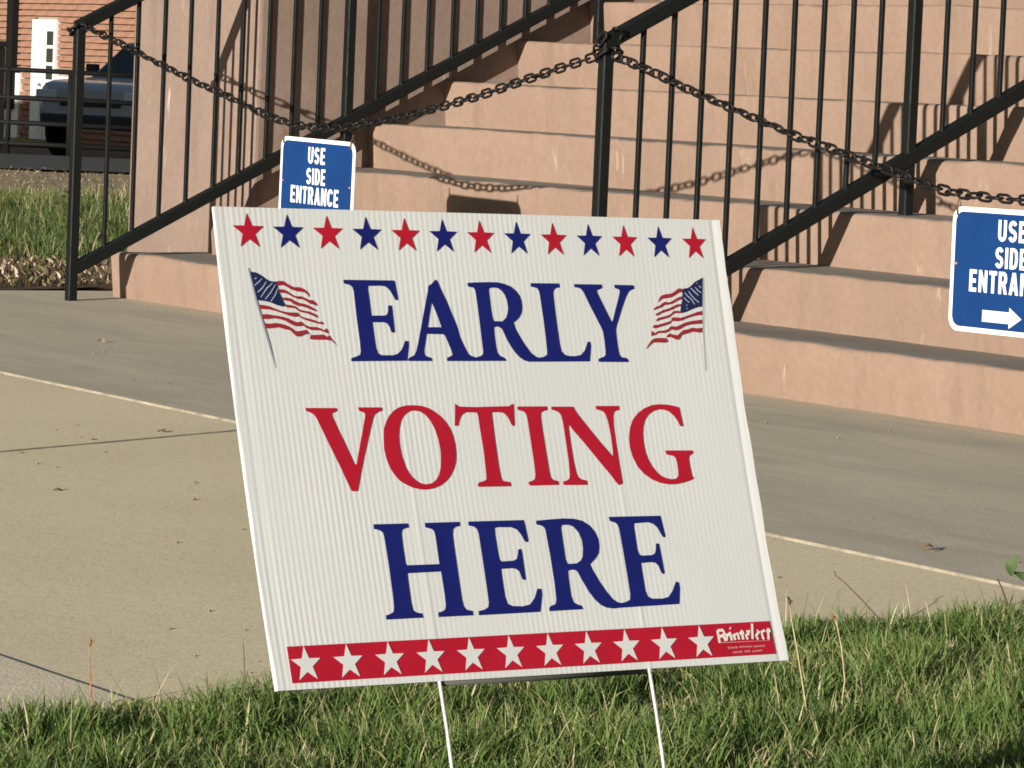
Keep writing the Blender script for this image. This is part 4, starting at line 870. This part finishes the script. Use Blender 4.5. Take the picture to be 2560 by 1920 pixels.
def vehicle():
    D = 58.0
    root = tag(empty('parked_pickup', street(D, 0, 0)), 'blue grey pickup truck parked behind the black pipe fence', 'truck')
    gz = prof(D)
    # own axes: x forward (to the left of the picture), y to its left side (towards the camera), z up
    # stations along the body: x, bottom, shoulder height, half width
    st = [(2.62, .52, .98, .80), (2.52, .42, 1.06, .90), (2.2, .40, 1.11, .95), (1.3, .40, 1.15, .97), (.9, .40, 1.17, .97), (-.9, .40, 1.18, .97), (-2.4, .42, 1.18, .97), (-2.72, .46, 1.15, .95), (-2.78, .55, 1.05, .92)]
    vs = []; fs = []
    for x, b, h, w in st:
        vs += [(x, y*w, z) for y, z in ((-.86, b), (-1, b+.14), (-1.0, b+(h-b)*.55), (-.965, h-.07), (-.90, h), (.90, h), (.965, h-.07), (1.0, b+(h-b)*.55), (1, b+.14), (.86, b))]
    n = 10
    for i in range(len(st)-1):
        for k in range(n): fs.append((i*n+k, (i+1)*n+k, (i+1)*n+(k+1) % n, i*n+(k+1) % n))
    fs += [tuple(range(n)), tuple(range((len(st)-1)*n, len(st)*n))[::-1]]
    body = mesh('body', vs, fs, M_CARP, root, True); body.data.set_sharp_from_angle(angle=math.radians(35))
    cabs = [(1.02, 1.16, 1.17, .90, .88), (.22, 1.16, 1.70, .92, .74), (-.2, 1.16, 1.76, .92, .74), (-1.0, 1.16, 1.74, .92, .74), (-1.28, 1.16, 1.19, .92, .88)]
    vs = []; fs = []
    for x, b, h, wb, wt in cabs: vs += [(x, -wb, b), (x, -wt, h), (x, wt, h), (x, wb, b)]
    for i in range(4):
        for k in range(3): fs.append((i*4+k, (i+1)*4+k, (i+1)*4+k+1, i*4+k+1))
    cab = mesh('cab', vs, fs, M_CARP, root); bevel(cab, .03, 2)
    def panel_(pts, nm, mat, off):
        c0 = Vector(pts[0]); nn = (Vector(pts[1])-c0).cross(Vector(pts[2])-c0).normalized()
        k = len(pts); a = [Vector(p)+off for p in pts]; b = [q - off*.6 for q in a]
        mesh(nm, a+b, [tuple(range(k)), tuple(range(k, 2*k))[::-1]] + [(i, k+i, k+(i+1) % k, (i+1) % k) for i in range(k)], mat, root)
    panel_([(.93, -.80, 1.215), (.31, -.70, 1.64), (.31, .70, 1.64), (.93, .80, 1.215)], 'windscreen', M_GLASS, Vector((.035, 0, .03)))
    for s in (-1, 1):
        panel_([(.78, s*.91, 1.22), (.20, s*.785, 1.63), (-.32, s*.775, 1.69), (-.32, s*.91, 1.22)], 'window', M_GLASS, Vector((0, s*.018, 0)))
        panel_([(-.40, s*.91, 1.22), (-.40, s*.775, 1.69), (-.95, s*.775, 1.67), (-1.08, s*.90, 1.22)], 'window', M_GLASS, Vector((0, s*.018, 0)))
        m = MB(); m.box((.62, min(s*.98, s*1.16), 1.20), (.74, max(s*.98, s*1.16), 1.36)); bevel(m.build('mirror', M_PLAST, root), .02)
        m = MB(); m.box((2.50, min(s*.56, s*.90), .80), (2.655, max(s*.56, s*.90), .97)); bevel(m.build('headlight', M_LAMP, root), .02)
        m = MB(); m.box((-.36, min(s*.975, s*.985), .55), (-.345, max(s*.975, s*.985), 1.15)); m.build('door_seam', M_PLAST, root)
        m = MB(); m.box((-.55, min(s*.975, s*1.0), .96), (-.40, max(s*.975, s*1.0), 1.0)); m.build('door_handle', M_PLAST, root)
        for x in (1.72, -1.72):
            m = MB(); m.lathe([(.49, -.02), (.49, .015)], 24, (x, s*.965, .42)); m.build('wheel_arch', M_PLAST, root)
            m = MB(); y0 = s*.885
            m.lathe([(.26, -.13), (.37, -.13), (.405, -.09), (.405, .09), (.37, .13), (.26, .13)], 28, (0, 0, 0)); w = m.build('wheel', M_TYRE, root)
            w.location = (x, y0, .405)
            if x > 0: w.rotation_euler = (0, 0, math.radians(38))          # front wheels steered
            m = MB(); m.lathe([(.255, -.10), (.255, .132), (.20, .138), (.19, .10), (.06, .11), (.05, .135)] if s > 0 else [(.05, -.135), (.06, -.11), (.19, -.10), (.20, -.138), (.255, -.132), (.255, .10)], 20, (0, 0, 0)); m.build('rim', M_RIM, w)
    m = MB(); m.box((2.55, -.80, .42), (2.70, .80, .62)); bevel(m.build('bumper', M_PLAST, root), .04)
    m = MB(); m.box((2.60, -.50, .74), (2.655, .50, .86)); bevel(m.build('grille', M_PLAST, root), .02)
    # place: its right front wheel at the spot left of the railing post
    wpos = onray(168, 318, D)
    ang = math.radians(67)                                     # heading: left in the picture and towards the camera
    hx = (-RH*math.cos(ang) - FH*math.sin(ang)).normalized(); hy = Vector((0, 0, 1)).cross(hx)
    root.rotation_euler = (0, 0, math.atan2(hx.y, hx.x))
    loc = Vector((wpos.x, wpos.y, 0)) - hx*1.72 + hy*.885; loc.z = gz + .035
    root.location = loc
vehicle()

def building():
    P0 = street(69.0, -8.4, 0)                                 # by the white door; the wall runs along the street (world X)
    gz = -.64
    root = tag(empty('brick_building', (P0.x, P0.y, gz)), 'terracotta brick building with a white door across the road', 'building')
    m = MB(); m.box((-9, .06, -.2), (7.5, 5.0, 4.6)); m.build('wall', M_MORTAR, root)
    m = MB(); m.box((-9.2, -.15, 4.6), (7.7, 5.2, 4.85)); m.build('cornice', M_TRIM, root)
    # door and side light (x measured along the wall, right is nearer)
    m = MB(); m.box((-.52, -.06, 0), (.40, .05, 2.16)); m.build('door_frame', M_TRIM, root)
    m = MB(); m.box((-.45, -.09, .04), (.02, -.045, 2.06)); d = m.build('door', M_TRIM, root)
    for z0 in (.18, 1.0):
        p = MB(); p.box((-.36, -.105, z0), (-.07, -.088, z0+.62)); p.build('door_panel', M_TRIM, d)
    k = MB(); k.lathe([(.03, -.03), (.035, 0), (.02, .03)], 10, (-.04, -.12, 1.02)); k.build('door_knob', M_RIM, d)
    for i in range(4):
        p = MB(); z1 = 1.96-.30*i; p.box((.09, -.075, z1-.245), (.33, -.058, z1)); p.build('pane', M_GLASS, root)
    m = MB(); m.box((.42, -.05, 0), (.95, .05, 1.18)); m.build('white_panel', M_TRIM, root)
    m = MB(); m.box((-1.55, -.05, 0), (-1.02, .05, 1.2)); m.build('white_panel', M_TRIM, root)
    m = MB(); m.box((-1.40, -.14, .55), (-1.16, -.02, 4.55)); m.build('downpipe', M_DARK, root)
    # individual bricks where the wall is seen
    PH, BL = .1105, .46
    me = None
    vis0, vis1 = -2.35, 3.75
    lib = []
    for q in range(6):
        b = MB(); b.box((-BL/2+.006, -.02, -PH/2+.011), (BL/2-.006, .058, PH/2-.011))
        o = b.build('brick', M_BRICK, root); bevel(o, .008, 1)
        lib.append(o.data); bpy.data.objects.remove(o)
    r = random.Random(5); cnt = 0
    opens = [(-.53, .41, 2.17), (.41, .96, 1.19), (-1.56, -1.01, 1.21)]
    for row in range(25):
        z = .06 + PH*row; x = vis0 + (BL/2 if row % 2 else 0)
        while x < vis1:
            seg = [(x, x+BL)]
            for o0, o1, oz in opens:
                if z-PH/2 < oz:
                    nxt = []
                    for p, q in seg:
                        if p < o0: nxt.append((p, min(q, o0)))
                        if q > o1: nxt.append((max(p, o1), q))
                    seg = nxt
            for p, q in seg:
                if q-p > .06 and cnt < 300:
                    o = bpy.data.objects.new('brick', r.choice(lib)); col.objects.link(o); o.parent = root
                    o.location = ((p+q)/2, r.uniform(-.004, .004), z + r.uniform(-.003, .003)); o.scale = ((q-p)/BL, 1, 1); o.rotation_euler = (0, r.uniform(-.006, .006), 0); cnt += 1
            x += BL
    return root
building()
m = MB(); b0 = street(52.0, -7.10, 0)
pil = tag(empty('brick_gate_pillar', (b0.x, b0.y, prof(52.0))), 'pinkish pillar at the far left edge beside the fence', 'pillar')
m.box((-.16, -.16, -.1), (.16, .16, 1.42)); bevel(m.build('shaft', M_PIER, pil), .02)
m = MB(); m.box((-.20, -.20, 1.42), (.20, .20, 1.50)); bevel(m.build('cap', M_PIER, pil), .02)

def shade_house():  # made-up house, out of view, that shades the truck and lower brick wall
    c = Vector((.451, -.892, 0)); q = Vector((.892, .451, 0))
    o = c*(-30.0) + q*(-40.6); gz = prof(depth(o.x, o.y))
    root = tag(empty('added_shade_house', (o.x, o.y, gz)), 'low tan house added out of view at left to shade the truck', 'house')
    root.rotation_euler = (0, 0, math.atan2(q.y, q.x))
    hz = 3.75 - gz
    m = MB(); m.box((-6.6, -5.0, -.2), (6.6, 0.0, hz-.32)); m.build('wall', m_plain('tan_stucco', (.42, .35, .26), .9, .2, .1, 3), root)
    m = MB(); m.box((-6.9, -5.3, hz-.32), (6.9, .3, hz)); m.build('roof', M_TRIM, root)
    for x in (-4.6, -1.6, 1.6, 4.6):
        for y, s in ((-5.0, -1), (0.0, 1)):
            m = MB(); m.box((x-.55, min(y, y+s*.05), 1.0), (x+.55, max(y, y+s*.05), 2.4)); w = m.build('window', M_TRIM, root)
            m = MB(); m.box((x-.47, min(y, y+s*.06), 1.08), (x+.47, max(y, y+s*.06), 2.32)); m.build('pane', M_GLASS, w)
shade_house()
